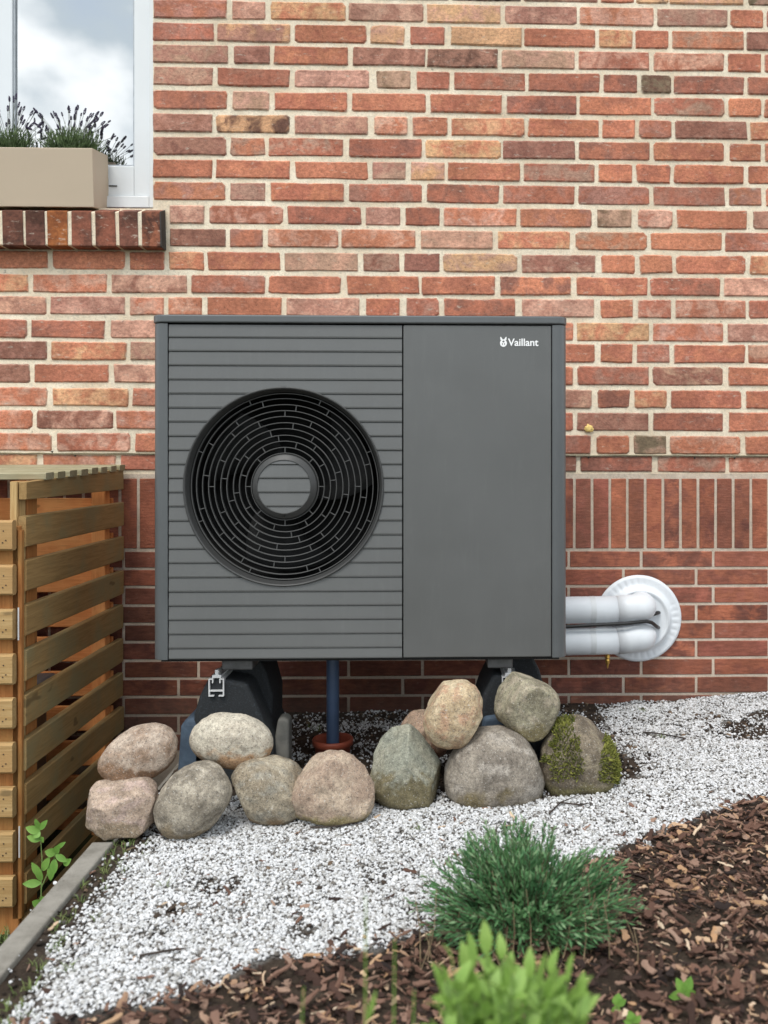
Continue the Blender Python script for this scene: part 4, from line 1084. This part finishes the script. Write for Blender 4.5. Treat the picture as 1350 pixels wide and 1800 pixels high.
# tapered top rail
m_ = MB(); m_.add([(BX - .02, BYF, .768), (BX, BYF, .768), (BX, BYB, .771), (BX - .02, BYB, .771), (BX - .02, BYF, .814), (BX, BYF, .814), (BX, BYB, .842), (BX - .02, BYB, .842)],
    [(0, 3, 2, 1), (4, 5, 6, 7), (0, 1, 5, 4), (1, 2, 6, 5), (2, 3, 7, 6), (3, 0, 4, 7)])
cxm = ((BX - .01), (BYF + BYB) / 2, .8)
rotm = Matrix.Rotation(-FZ, 4, 'Z')
m_.v = [tuple(rotm @ (Vector(v) - Vector(cxm))) for v in m_.v]
o = m_.obj('top_rail', M_w_side, bin_, loc=cxm, rot=(0, 0, FZ), bevel=.002); o.matrix_parent_inverse = binv
UPR = (0, R(90), 0)
zc, lnz = (.815 - .36) / 2, .815 + .36
board('corner_post', BX - .0225 - .0105, BYF + .024, zc, lnz, .052, .019, M_w_post, UPR)
board('corner_post', BX - .0225 - .021, BYF + .085, zc, lnz, .060, .045, M_w_brown, UPR)
board('corner_post', BX - .0225 - .022, -.115, zc, lnz, .045, .045, M_w_in, UPR)
board('corner_post', -1.94, BYF + .03, zc, lnz, .05, .05, M_w_post, UPR)
board('corner_post', -1.94, -.115, zc, lnz, .045, .045, M_w_in, UPR)
# back slats and far side slats
for k_ in range(10):
    board('back_slat', -1.50, -.080, .744 - .1158 * k_ - .041, .86, .018, .082, M_w_in, (0, 0, 0), jitter=.002)
for k_ in range(10):
    board('side_slat', -1.975, (BYF + BYB) / 2, .7265 - .1158 * k_ - .04, BYB - BYF, .020, .080, M_w_side, (0, 0, FZ))
# front boards with nails, battens
M_nail = plain('rusty_nail', (.05, .03, .02), .6)
fx1 = at(27, 1200, -.80).x
for k_ in range(9):
    zt = at(10, 914.7 + 78.3 * k_, -.81).z; zb_ = at(10, 968 + 78.3 * k_, -.81).z
    o = board('front_board', fx1 - .44, -.805, (zt + zb_) / 2, .88, .024, round(zt - zb_, 3), M_w_front, (0, 0, 0), bevel=.005, jitter=.002)
    nm = MB()
    for du, dv in ((-.022, .012), (-.016, -.012), (-.024, -.018)):
        nm.tube([(.44 + du, -.0135, dv), (.44 + du, -.010, dv)], .0018, 6)
    q = nm.obj('nail_hole', M_nail, o)
board('door_batten', at(31, 1200, -.785).x, -.782, (.70 - .36) / 2 + .02, 1.0, .018, .024, M_w_brown, UPR)
board('door_batten', fx1 - .03, -.781, (.71 - .36) / 2, 1.05, .020, .070, M_w_brown, UPR)
board('door_batten', fx1 - .80, -.781, (.71 - .36) / 2, 1.05, .020, .070, M_w_brown, UPR)
m_ = MB(); p0 = at(33, 1068, -.80); p1 = at(33.6, 1125, -.80); m_.box((p0.x - .0015, -.803, p1.z), (p0.x + .0015, -.800, p0.z)); o = m_.obj('hinge_pin', M_alu, bin_); o.matrix_parent_inverse = binv
m_ = MB(); p0 = at(34.5, 1452, -.80); p1 = at(34.6, 1507, -.80); m_.box((p0.x - .0015, -.803, p1.z), (p0.x + .0015, -.800, p0.z)); o = m_.obj('hinge_pin', M_alu, bin_); o.matrix_parent_inverse = binv
# lid boards along x, resting on the rails
for k_ in range(8):
    d0 = 2.530 + .0853 * k_; yc = -CD + d0 + .027; t = (yc - BYF) / (BYB - BYF); z = .8125 + .022 * t + .0105
    board('lid_board', BX + .004 - .47 + random.uniform(-.002, .002), yc, z, .94, .054, .019, M_w_lid, (R(2.3), 0, 0), jitter=.0015)
# dark waste bin standing inside
M_bin = plain('grey_bin_plastic', (.045, .055, .065), .45)
m_ = MB(); m_.box((-1.80, -.60, -.355), (-1.22, -.22, .16)); o = m_.obj('waste_bin', M_bin, bevel=.03, seg=3)
o2 = tag(o, 'dark grey plastic bin standing inside the slatted enclosure', 'bin')
m_ = MB(); m_.box((-1.82, -.62, .161), (-1.20, -.20, .19)); q = m_.obj('bin_lid', M_bin, o, bevel=.012)

# ------------------------------------------------------------------ planter and lavender
M_plant = plain('taupe_planter', lin((192, 174, 152)), .55, .02, 5, .05)
th = R(9); Pf = at(165, 365.0, SY + .004)
plan = empty('window_planter', (Pf.x - .25, SY + .004, Pf.z + .0015), (th, 0, 0)); tag(plan, 'taupe rectangular window box with lavender standing on the brick sill', 'planter')
W_, D_, H_ = .80, .150, .192
def shell(b_, x0, x1, y0, y1, z0, z1, tz, wl=.006):
    o_ = [(x0 + tz, y0 + tz * .3), (x1 - tz, y0 + tz * .3), (x1 - tz, y1), (x0 + tz, y1)]; t_ = [(x0, y0), (x1, y0), (x1, y1), (x0, y1)]
    ti = [(x0 + wl, y0 + wl), (x1 - wl, y0 + wl), (x1 - wl, y1 - wl), (x0 + wl, y1 - wl)]
    vs = [(x, y, z0) for x, y in o_] + [(x, y, z1) for x, y in t_] + [(x, y, z1) for x, y in ti] + [(x, y, z1 - .03) for x, y in ti]
    fs = [(3, 2, 1, 0)]
    for i in range(4):
        j = (i + 1) % 4; fs += [(i, j, j + 4, i + 4), (i + 4, j + 4, j + 8, i + 8), (i + 8, j + 8, j + 12, i + 12)]
    b_.add(vs, fs)
b_ = MB(); shell(b_, -W_ + .25, .256, 0, D_, 0, H_, .006); b_.obj('box', M_plant, plan, bevel=.002)
b_ = MB(); b_.add([(-W_ + .257, .0062, H_ - .028), (.243, .0062, H_ - .028), (.243, D_ - .0062, H_ - .028), (-W_ + .257, D_ - .0062, H_ - .028)], [(0, 1, 2, 3)]); b_.obj('potting_soil', M_soil, plan)
M_lav = plain('lavender_leaf', (.060, .105, .028), .7, .4, 60, .2, two=(.12, .18, .06))
M_lst = plain('lavender_stem', (.085, .095, .06), .7, .2, 60)
M_lfl = plain('lavender_flower', (.035, .026, .06), .8, .3, 200, .8, 500, two=(.075, .055, .11))
spike = MB(); r3 = random.Random(3)
for k_ in range(22):
    t = k_ / 22; a = k_ * 2.4; rr = .0030 * (1 - abs(t - .4) * .9); c_ = Vector((rr * math.cos(a), rr * math.sin(a), t * .022)); s_ = .0020
    spike.add([c_ + Vector(q) * s_ for q in ((1, 0, 0), (-1, 0, 0), (0, 1, 0), (0, -1, 0), (0, 0, 1.7), (0, 0, -1))], [(0, 2, 4), (2, 1, 4), (1, 3, 4), (3, 0, 4), (2, 0, 5), (1, 2, 5), (3, 1, 5), (0, 3, 5)])
spike_me = spike.mesh('flower_spike'); spike_me.materials.append(M_lfl)
def lavender(u, spread, nleaf, nst, label, hs, vtop, seed):
    r2 = random.Random(seed); base = at(u, 268, -.01); t = empty('lavender', base); tag(t, label, 'lavender', 'lavender plants in the window box')
    lf = MB(); stm = MB()
    for _ in range(nleaf):
        a = r2.uniform(0, 6.28); q = r2.random() ** .5; b0 = Vector((math.cos(a) * spread * q * .55, math.sin(a) * .035 * q, -.02))
        tip = Vector((b0.x * 1.7 + r2.uniform(-.03, .03), b0.y * 1.6 + r2.uniform(-.02, .02), r2.uniform(.03, .115) * (1.1 - q * .55)))
        st_ = Vector((b0.x, b0.y, -.03)); d = (tip - st_)
        for kk in range(3):
            s0 = st_ + d * (.25 + .25 * kk); dr = (d.normalized() + Vector((r2.uniform(-.6, .6), r2.uniform(-.6, .6), r2.uniform(0, .5)))).normalized(); ln = r2.uniform(.014, .03); sd_ = dr.orthogonal().normalized() * .0014
            sd_ = Matrix.Rotation(r2.uniform(0, 6.28), 3, dr) @ sd_
            lf.add([s0 - sd_ * .6, s0 + sd_ * .6, s0 + dr * ln * .6 + sd_, s0 + dr * ln, s0 + dr * ln * .6 - sd_], [(0, 1, 2, 3, 4)])
    for _ in range(nst):
        a = r2.uniform(-1, 1); b0 = Vector((a * spread * .4, r2.uniform(-.03, .03), 0)); h_ = r2.uniform(.45, 1) * hs * (1 - abs(a) ** 2 * .45)
        tip = Vector((a * spread * (1.0 + r2.uniform(-.2, .5)), b0.y + r2.uniform(-.03, .03), h_)); m1 = b0.lerp(tip, .5) + Vector((-a * .008, 0, .01))
        stm.tube([b0, m1, tip], .00075, 4, False)
        o = link('flower_spike', spike_me, None, t, tip, (tip - m1).to_track_quat('Z', 'Y').to_euler()); k_ = r2.uniform(.75, 1.25); o.scale = (k_, k_, k_ * r2.uniform(.6, 1.15))
    o = lf.obj('foliage', M_lav, t); o['kind'] = 'stuff'
    o = stm.obj('flower_stems', M_lst, t); o['kind'] = 'stuff'
lavender(18, .085, 700, 34, 'lavender plant at the left edge of the picture in the window box', .195, 170, 4)
lavender(126, .110, 900, 46, 'lavender plant at the right end of the window box', .175, 180, 8)
lavender(-90, .09, 400, 20, 'lavender plant beyond the left edge of the picture', .15, 180, 12)

# ------------------------------------------------------------------ plants in the bed
def leaf_mesh(ln, wd, n=6, cup=.15, droop=.2, serr=0.):
    vs = []; fs = []
    for i in range(n + 1):
        t = i / n; w_ = wd * math.sin(math.pi * min(1, t * .93 + .05)) ** .8 * (1 - .25 * t) * .5 * (1 + (serr if i % 2 else 0)); z = -droop * ln * t * t
        if i == n: w_ = wd * .02
        vs += [(-w_, t * ln, z + cup * w_), (0, t * ln, z), (w_, t * ln, z + cup * w_)]
    for i in range(n):
        a = i * 3; fs += [(a, a + 1, a + 4, a + 3), (a + 1, a + 2, a + 5, a + 4)]
    m_ = MB(); m_.add(vs, fs); return m_.mesh('leaf', True)
def leafmat(name, a, b, tr=.25):
    g = NT(name); P = pos(g); O = ocoord(g)
    c_ = g.mix(g.map(g.noise(P, 25, 3), .3, .7), a, b); c_ = g.mix(g.map(g.noise(g.mapping(O, (8, 1, 1)), 60, 2), .5, .7, 0, .3), c_, sc(b, 1.3))
    g.fin(c_, .5, None, 0, .4); tl = g.n('ShaderNodeBsdfTranslucent'); g.l(c_, tl.inputs[0]); m_ = g.n('ShaderNodeMixShader'); m_.inputs[0].default_value = tr
    g.l(g.p.outputs[0], m_.inputs[1]); g.l(tl.outputs[0], m_.inputs[2]); g.l(m_.outputs[0], g.o.inputs[0]); return g.m
M_shrub = leafmat('shrub_leaf', (.058, .165, .066), (.130, .280, .110), .15)
M_shrub2 = leafmat('shrub_tip', (.16, .27, .13), (.22, .33, .17), .2)
M_bright = leafmat('bright_leaf', (.21, .36, .07), (.31, .47, .12), .35)
M_weed = leafmat('weed_leaf', (.16, .34, .06), (.24, .44, .09), .3)
M_stem = plain('woody_stem', (.10, .075, .045), .8)
M_dry = plain('dry_shoot', (.26, .19, .11), .8, .3, 60)
M_gstem = plain('green_stem', (.16, .24, .07), .6)
# needle leaved shrub
sb = gnd(925, 1650); r2 = random.Random(9)
shrub = empty('evergreen_shrub', sb); tag(shrub, 'low bushy blue green needle leaved shrub between the white gravel and the bark mulch', 'shrub')
lf, lf2, stm = MB(), MB(), MB(); sp_px = 1 / (FPX / (sb.y + CD))
def shoot(b0, tip, lean):
    m1 = b0.lerp(tip, .55) + Vector((lean.x * -.25, lean.y * -.2, .015))
    stm.tube([b0, m1, tip], [.0016, .0012, .0007], 4, False)
    nl = int((tip - b0).length / .0050)
    for i in range(nl):
        t = .22 + .78 * i / nl; p_ = (b0.lerp(m1, t / .55) if t < .55 else m1.lerp(tip, (t - .55) / .45)); ax = (tip - m1).normalized()
        a = i * 2.4 + r2.random(); o1 = ax.orthogonal().normalized(); o2 = ax.cross(o1); out_ = (o1 * math.cos(a) + o2 * math.sin(a))
        dr = (ax * r2.uniform(.9, 1.7) + out_ * r2.uniform(.5, 1)).normalized(); ln = r2.uniform(.014, .026) * (1 - .35 * max(0, t - .75) * 4); sd_ = dr.cross(out_).normalized() * .0021
        md = p_ + dr * ln * .5 + out_ * .001
        (lf2 if (t > .9 and r2.random() < .7) or r2.random() < .05 else lf).add([p_ - sd_ * .5, p_ + sd_ * .5, md + sd_, p_ + dr * ln, md - sd_], [(0, 1, 2, 3, 4)])
for k_ in range(310):
    a = r2.uniform(0, 6.28); q = r2.random() ** .55; x, y = math.cos(a) * q, math.sin(a) * q
    X_ = x * .218
    prof = [(-1, .085), (-.8, .13), (-.55, .175), (-.3, .215), (0, .222), (.3, .205), (.42, .165), (.55, .15), (.75, .158), (.9, .14), (1, .095)]
    Hh = .1
    for (xa_, ha), (xb_, hb) in zip(prof[:-1], prof[1:]):
        if xa_ <= x <= xb_: Hh = ha + (hb - ha) * (x - xa_) / (xb_ - xa_)
    Hh *= .87 * (1 - .35 * max(0, -y) - .15 * y * y) * r2.choice((r2.uniform(.5, .8), r2.uniform(.8, 1.08)))
    shoot(Vector((X_ * .80, y * .08, -.005)), Vector((X_ * 1.0, y * .13 - .01, Hh)), Vector((X_, y * .13, 0)))
dead = MB()
for _ in range(40):
    x, y = r2.uniform(-.19, .19), r2.uniform(-.12, .02); b0 = Vector((x, y, 0)); T_ = b0 + Vector((r2.uniform(-.03, .03), r2.uniform(-.03, .01), r2.uniform(.05, .15))); dead.tube([b0, b0.lerp(T_, .5) + Vector((.004, 0, 0)), T_], [.0013, .001, .0006], 4, False)
o = dead.obj('dry_twigs', M_dry, shrub); o['kind'] = 'stuff'
o = lf.obj('foliage', M_shrub, shrub); o['kind'] = 'stuff'; o = lf2.obj('foliage_tips', M_shrub2, shrub); o['kind'] = 'stuff'; o = stm.obj('shoots', M_stem, shrub); o['kind'] = 'stuff'
# bright broad leaved plant close to the camera
def dpos(u, v, d): return at(u, v, -CD + d)
bc = dpos(900, 1800, .92); bc.z = hgt(bc.x, bc.y)
bright = empty('leafy_plant', bc); tag(bright, 'bright light green leafy plant out of focus at the bottom of the picture', 'plant')
lms = [leaf_mesh(.036, .020, 7, .25, .22), leaf_mesh(.030, .016, 7, .3, .35), leaf_mesh(.038, .018, 7, .2, .12)]
for m_ in lms: m_.materials.append(M_bright)
r2 = random.Random(14)
tips = [(855, 1612), (882, 1640), (832, 1655), (795, 1650), (822, 1672), (900, 1668), (930, 1672), (968, 1668), (998, 1682), (1022, 1708), (1030, 1750), (776, 1700), (790, 1745), (842, 1720), (878, 1720), (925, 1730), (965, 1735), (770, 1790), (1015, 1790), (870, 1770), (810, 1760), (1000, 1745), (835, 1790), (895, 1700), (860, 1665), (950, 1690), (985, 1770)]
tips = tips + [(min(1025, max(772, u + r2.uniform(-26, 26))), v + r2.uniform(14, 60)) for u, v in tips[1:]]
stm = MB(); root = Vector((0, 0, 0)); nleaf = 0
for i, (u, v) in enumerate(tips):
    T = dpos(u, v + (66 if i == 0 else 46), .92 + r2.uniform(-.05, .05)) - bc; b0 = Vector((T.x * .15, T.y * .2, 0)); m1 = b0.lerp(T, .55) + Vector((0, 0, .02)); stm.tube([b0, m1, T], [.002, .0016, .001], 5, False)
    ax = (T - m1).normalized(); ax = (ax + Vector((0, 0, .6))).normalized()
    for j in range(7):
        if j == 0: dr = ax; p_ = T
        else:
            lev = (j - 1) // 3 * .8; a = (j % 3) * 2.1 + i + lev * 1.3 + r2.uniform(-.3, .3); o1 = Vector((1, 0, 0)); o2 = Vector((0, 1, 0)); dr = (ax * .75 + (o1 * math.cos(a) + o2 * math.sin(a)) * .62).normalized(); p_ = T.lerp(m1, .18 + .35 * lev)
        q = dr.to_track_quat('Y', 'Z'); q = q @ Euler((0, r2.uniform(-.8, .8), 0)).to_quaternion()
        o = link('leaf', r2.choice(lms), None, bright, p_, q.to_euler()); k_ = r2.uniform(.72, 1.0); o.scale = (k_, k_, k_); nleaf += 1
o = stm.obj('stems', M_gstem, bright); o['kind'] = 'stuff'
# seedlings
def seedling(u, v, zpx, leaves, label, grp='seedlings in the bark mulch'):
    g0 = gnd(u, v); t = empty('seedling', g0); tag(t, label, 'seedling', grp); sc_ = (g0.y + CD) / FPX
    T = Vector((0, 0, zpx * sc_)); m_ = MB(); m_.tube([(0, 0, -.003), T * .5 + Vector((.002, 0, 0)), T], .0012, 5, False); m_.obj('stem', M_gstem, t)
    for (dx, dz, wd) in leaves:
        d = Vector((dx, -.25 * abs(dx), dz)); ln = d.length * sc_; me = leaf_mesh(ln, wd * sc_, 6, .2, .15); me.materials.append(M_weed)
        xa_ = Vector((d.z, 0, -d.x)).normalized(); ya_ = d.normalized(); za_ = xa_.cross(ya_); 
        mt = Matrix((xa_, ya_, za_)).transposed().to_euler(); link('leaf', me, None, t, T, mt)
seedling(1203, 1765, 20, [(-28, -5, 22), (26, -4, 22), (-14, 26, 20), (12, 28, 22), (2, -18, 16)], 'small light green seedling with split leaves on the bark at lower right')
seedling(1084, 1785, 18, [(-4, -24, 20), (4, 20, 24), (16, 10, 14)], 'small single stemmed seedling left of the larger seedling')
seedling(1112, 1822, 25, [(-6, 20, 20), (14, 12, 16), (-16, 4, 14)], 'seedling cut by the lower edge of the picture')
# weed beside the enclosure
wb = at(72, 1580, -.86); wb.z = -.36
weed = empty('weed', (wb.x, -.90, -.36)); tag(weed, 'young green weed with oval leaves between the wooden enclosure and the kerb', 'weed')
def wv(u, v): return at(u, v, -.90) - weed.location
stm = MB(); stm.tube([wv(70, 1700), wv(72, 1590), wv(74, 1510), wv(70, 1455)], [.002, .0018, .0014, .0008], 5, False); stm.tube([wv(73, 1560), wv(95, 1510), wv(100, 1490)], [.0016, .0012, .0007], 5, False); stm.obj('stem', M_gstem, weed)
for (u0, v0_, u1, v1, wd) in [(70, 1462, 48, 1452, 16), (70, 1462, 62, 1470, 14), (70, 1458, 84, 1440, 12), (70, 1456, 64, 1438, 10), (72, 1476, 50, 1468, 15), (72, 1478, 78, 1470, 14), (72, 1540, 58, 1515, 14), (73, 1548, 66, 1520, 14), (72, 1552, 42, 1551, 16),
     (75, 1530, 88, 1505, 15), (98, 1500, 82, 1494, 17), (98, 1500, 104, 1484, 14), (98, 1502, 120, 1512, 13), (96, 1510, 96, 1535, 16), (92, 1516, 90, 1546, 16), (112, 1520, 126, 1508, 13), (99, 1492, 116, 1478, 9), (72, 1590, 60, 1582, 16), (72, 1585, 80, 1574, 13)]:
    A = wv(u0, v0_); B = wv(u1, v1); d = B - A; d.y -= .01; ln = d.length; me = leaf_mesh(ln, wd / 700, 6, .2, .15); me.materials.append(M_weed)
    ya_ = d.normalized(); xa_ = ya_.cross(Vector((0, -1, .3))).normalized(); za_ = xa_.cross(ya_); link('leaf', me, None, weed, A, Matrix((xa_, ya_, za_)).transposed().to_euler())
# grass tufts along the kerb, on the lawn strip, and out of focus blades near the camera
M_grass = leafmat('grass_blade', (.10, .17, .04), (.20, .24, .08), .2)
def tuft(mb_, base, n, h_, sp, r_, wd=.0012):
    for _ in range(n):
        a = r_.uniform(0, 6.28); b0 = Vector(base) + Vector((r_.uniform(-sp, sp) * .4, r_.uniform(-sp, sp) * .4, -.003)); hh = h_ * r_.uniform(.5, 1.1)
        d = Vector((math.cos(a), math.sin(a), 0)); m1 = b0 + d * sp * .35 + Vector((0, 0, hh * .65)); t1 = b0 + d * sp + Vector((0, 0, hh)); s_ = Vector((-d.y, d.x, 0)) * wd
        mb_.add([b0 - s_, b0 + s_, m1 + s_ * .8, m1 - s_ * .8, t1], [(0, 1, 2, 3), (3, 2, 4)])
r2 = random.Random(21); mg = MB()
for _ in range(70):
    y = r2.uniform(-1.85, -1.0); x = KX1 + abs(r2.gauss(0, .03)) + max(0, -1.25 - y) * .07; tuft(mg, (x, y, hgt(x, y)), 7, .018, .016, r2, .0008)
for u, v in ((735, 1462), (1130, 1252), (1165, 1300), (290, 1560), (545, 1280), (560, 1285), (60, 1740), (120, 1710)):
    p_ = gnd(u, v); tuft(mg, p_, 14, .022, .02, r2, .001)
o = mg.obj('grass_tufts', M_grass); tag(o, 'thin grass sprouting along the kerb and through the gravel', 'grass', kind='stuff')
mg = MB()
for _ in range(900):
    x, y = r2.uniform(-1.9, KX0 - .01), r2.uniform(-1.9, -.7); tuft(mg, (x, y, -.36), 4, .045, .03, r2, .0016)
o = mg.obj('lawn_grass', M_grass); tag(o, 'short grass on the sunken strip in the lower left corner', 'grass', kind='stuff')
def stalk(u, v_top, v_bot, d, bend, label, w_=.003, extra=()):
    b0 = dpos(u, v_bot, d); z0 = hgt(b0.x, b0.y); T = dpos(u + bend, v_top, d); b0 = Vector((b0.x, b0.y, z0)); t = empty('grass_stalk', b0); tag(t, label, 'grass stalk', 'out of focus grass stalks in the foreground')
    m_ = MB(); Tl = T - b0; m_.tube([(0, 0, 0), Tl * .5 + Vector((-.004, 0, 0)), Tl], [w_ * .5, w_ * .45, w_ * .2], 5, False); m_.obj('stem', M_bright, t)
    for (f, dx, dz, wd) in extra:
        d_ = Vector((dx, -.005, dz)); me = leaf_mesh(d_.length, wd, 6, .2, .1); me.materials.append(M_bright); ya_ = d_.normalized(); xa_ = ya_.cross(Vector((0, -1, .2))).normalized(); za_ = xa_.cross(ya_)
        link('blade', me, None, t, Tl * f, Matrix((xa_, ya_, za_)).transposed().to_euler())
stalk(655, 1575, 1800, .86, -12, 'tall thin blurred grass stalk left of the bright leafy plant', .003, [(.60, -.006, .05, .007), (.75, .008, .03, .006), (.5, .014, .045, .008)])
stalk(700, 1650, 1820, .86, -6, 'short blurred grass stalk right of the tall thin one', .003, [(.6, .004, .04, .009), (.45, -.012, .03, .007)])
stalk(512, 1735, 1860, .84, 22, 'blurred grass blade at the bottom edge left of the stalks', .003, [(.7, .014, .04, .009), (.6, -.006, .03, .007)])
stalk(728, 1740, 1860, .86, 0, 'blurred low leaf tips at the bottom edge beside the leafy plant', .003, [(.8, .004, .03, .009)])
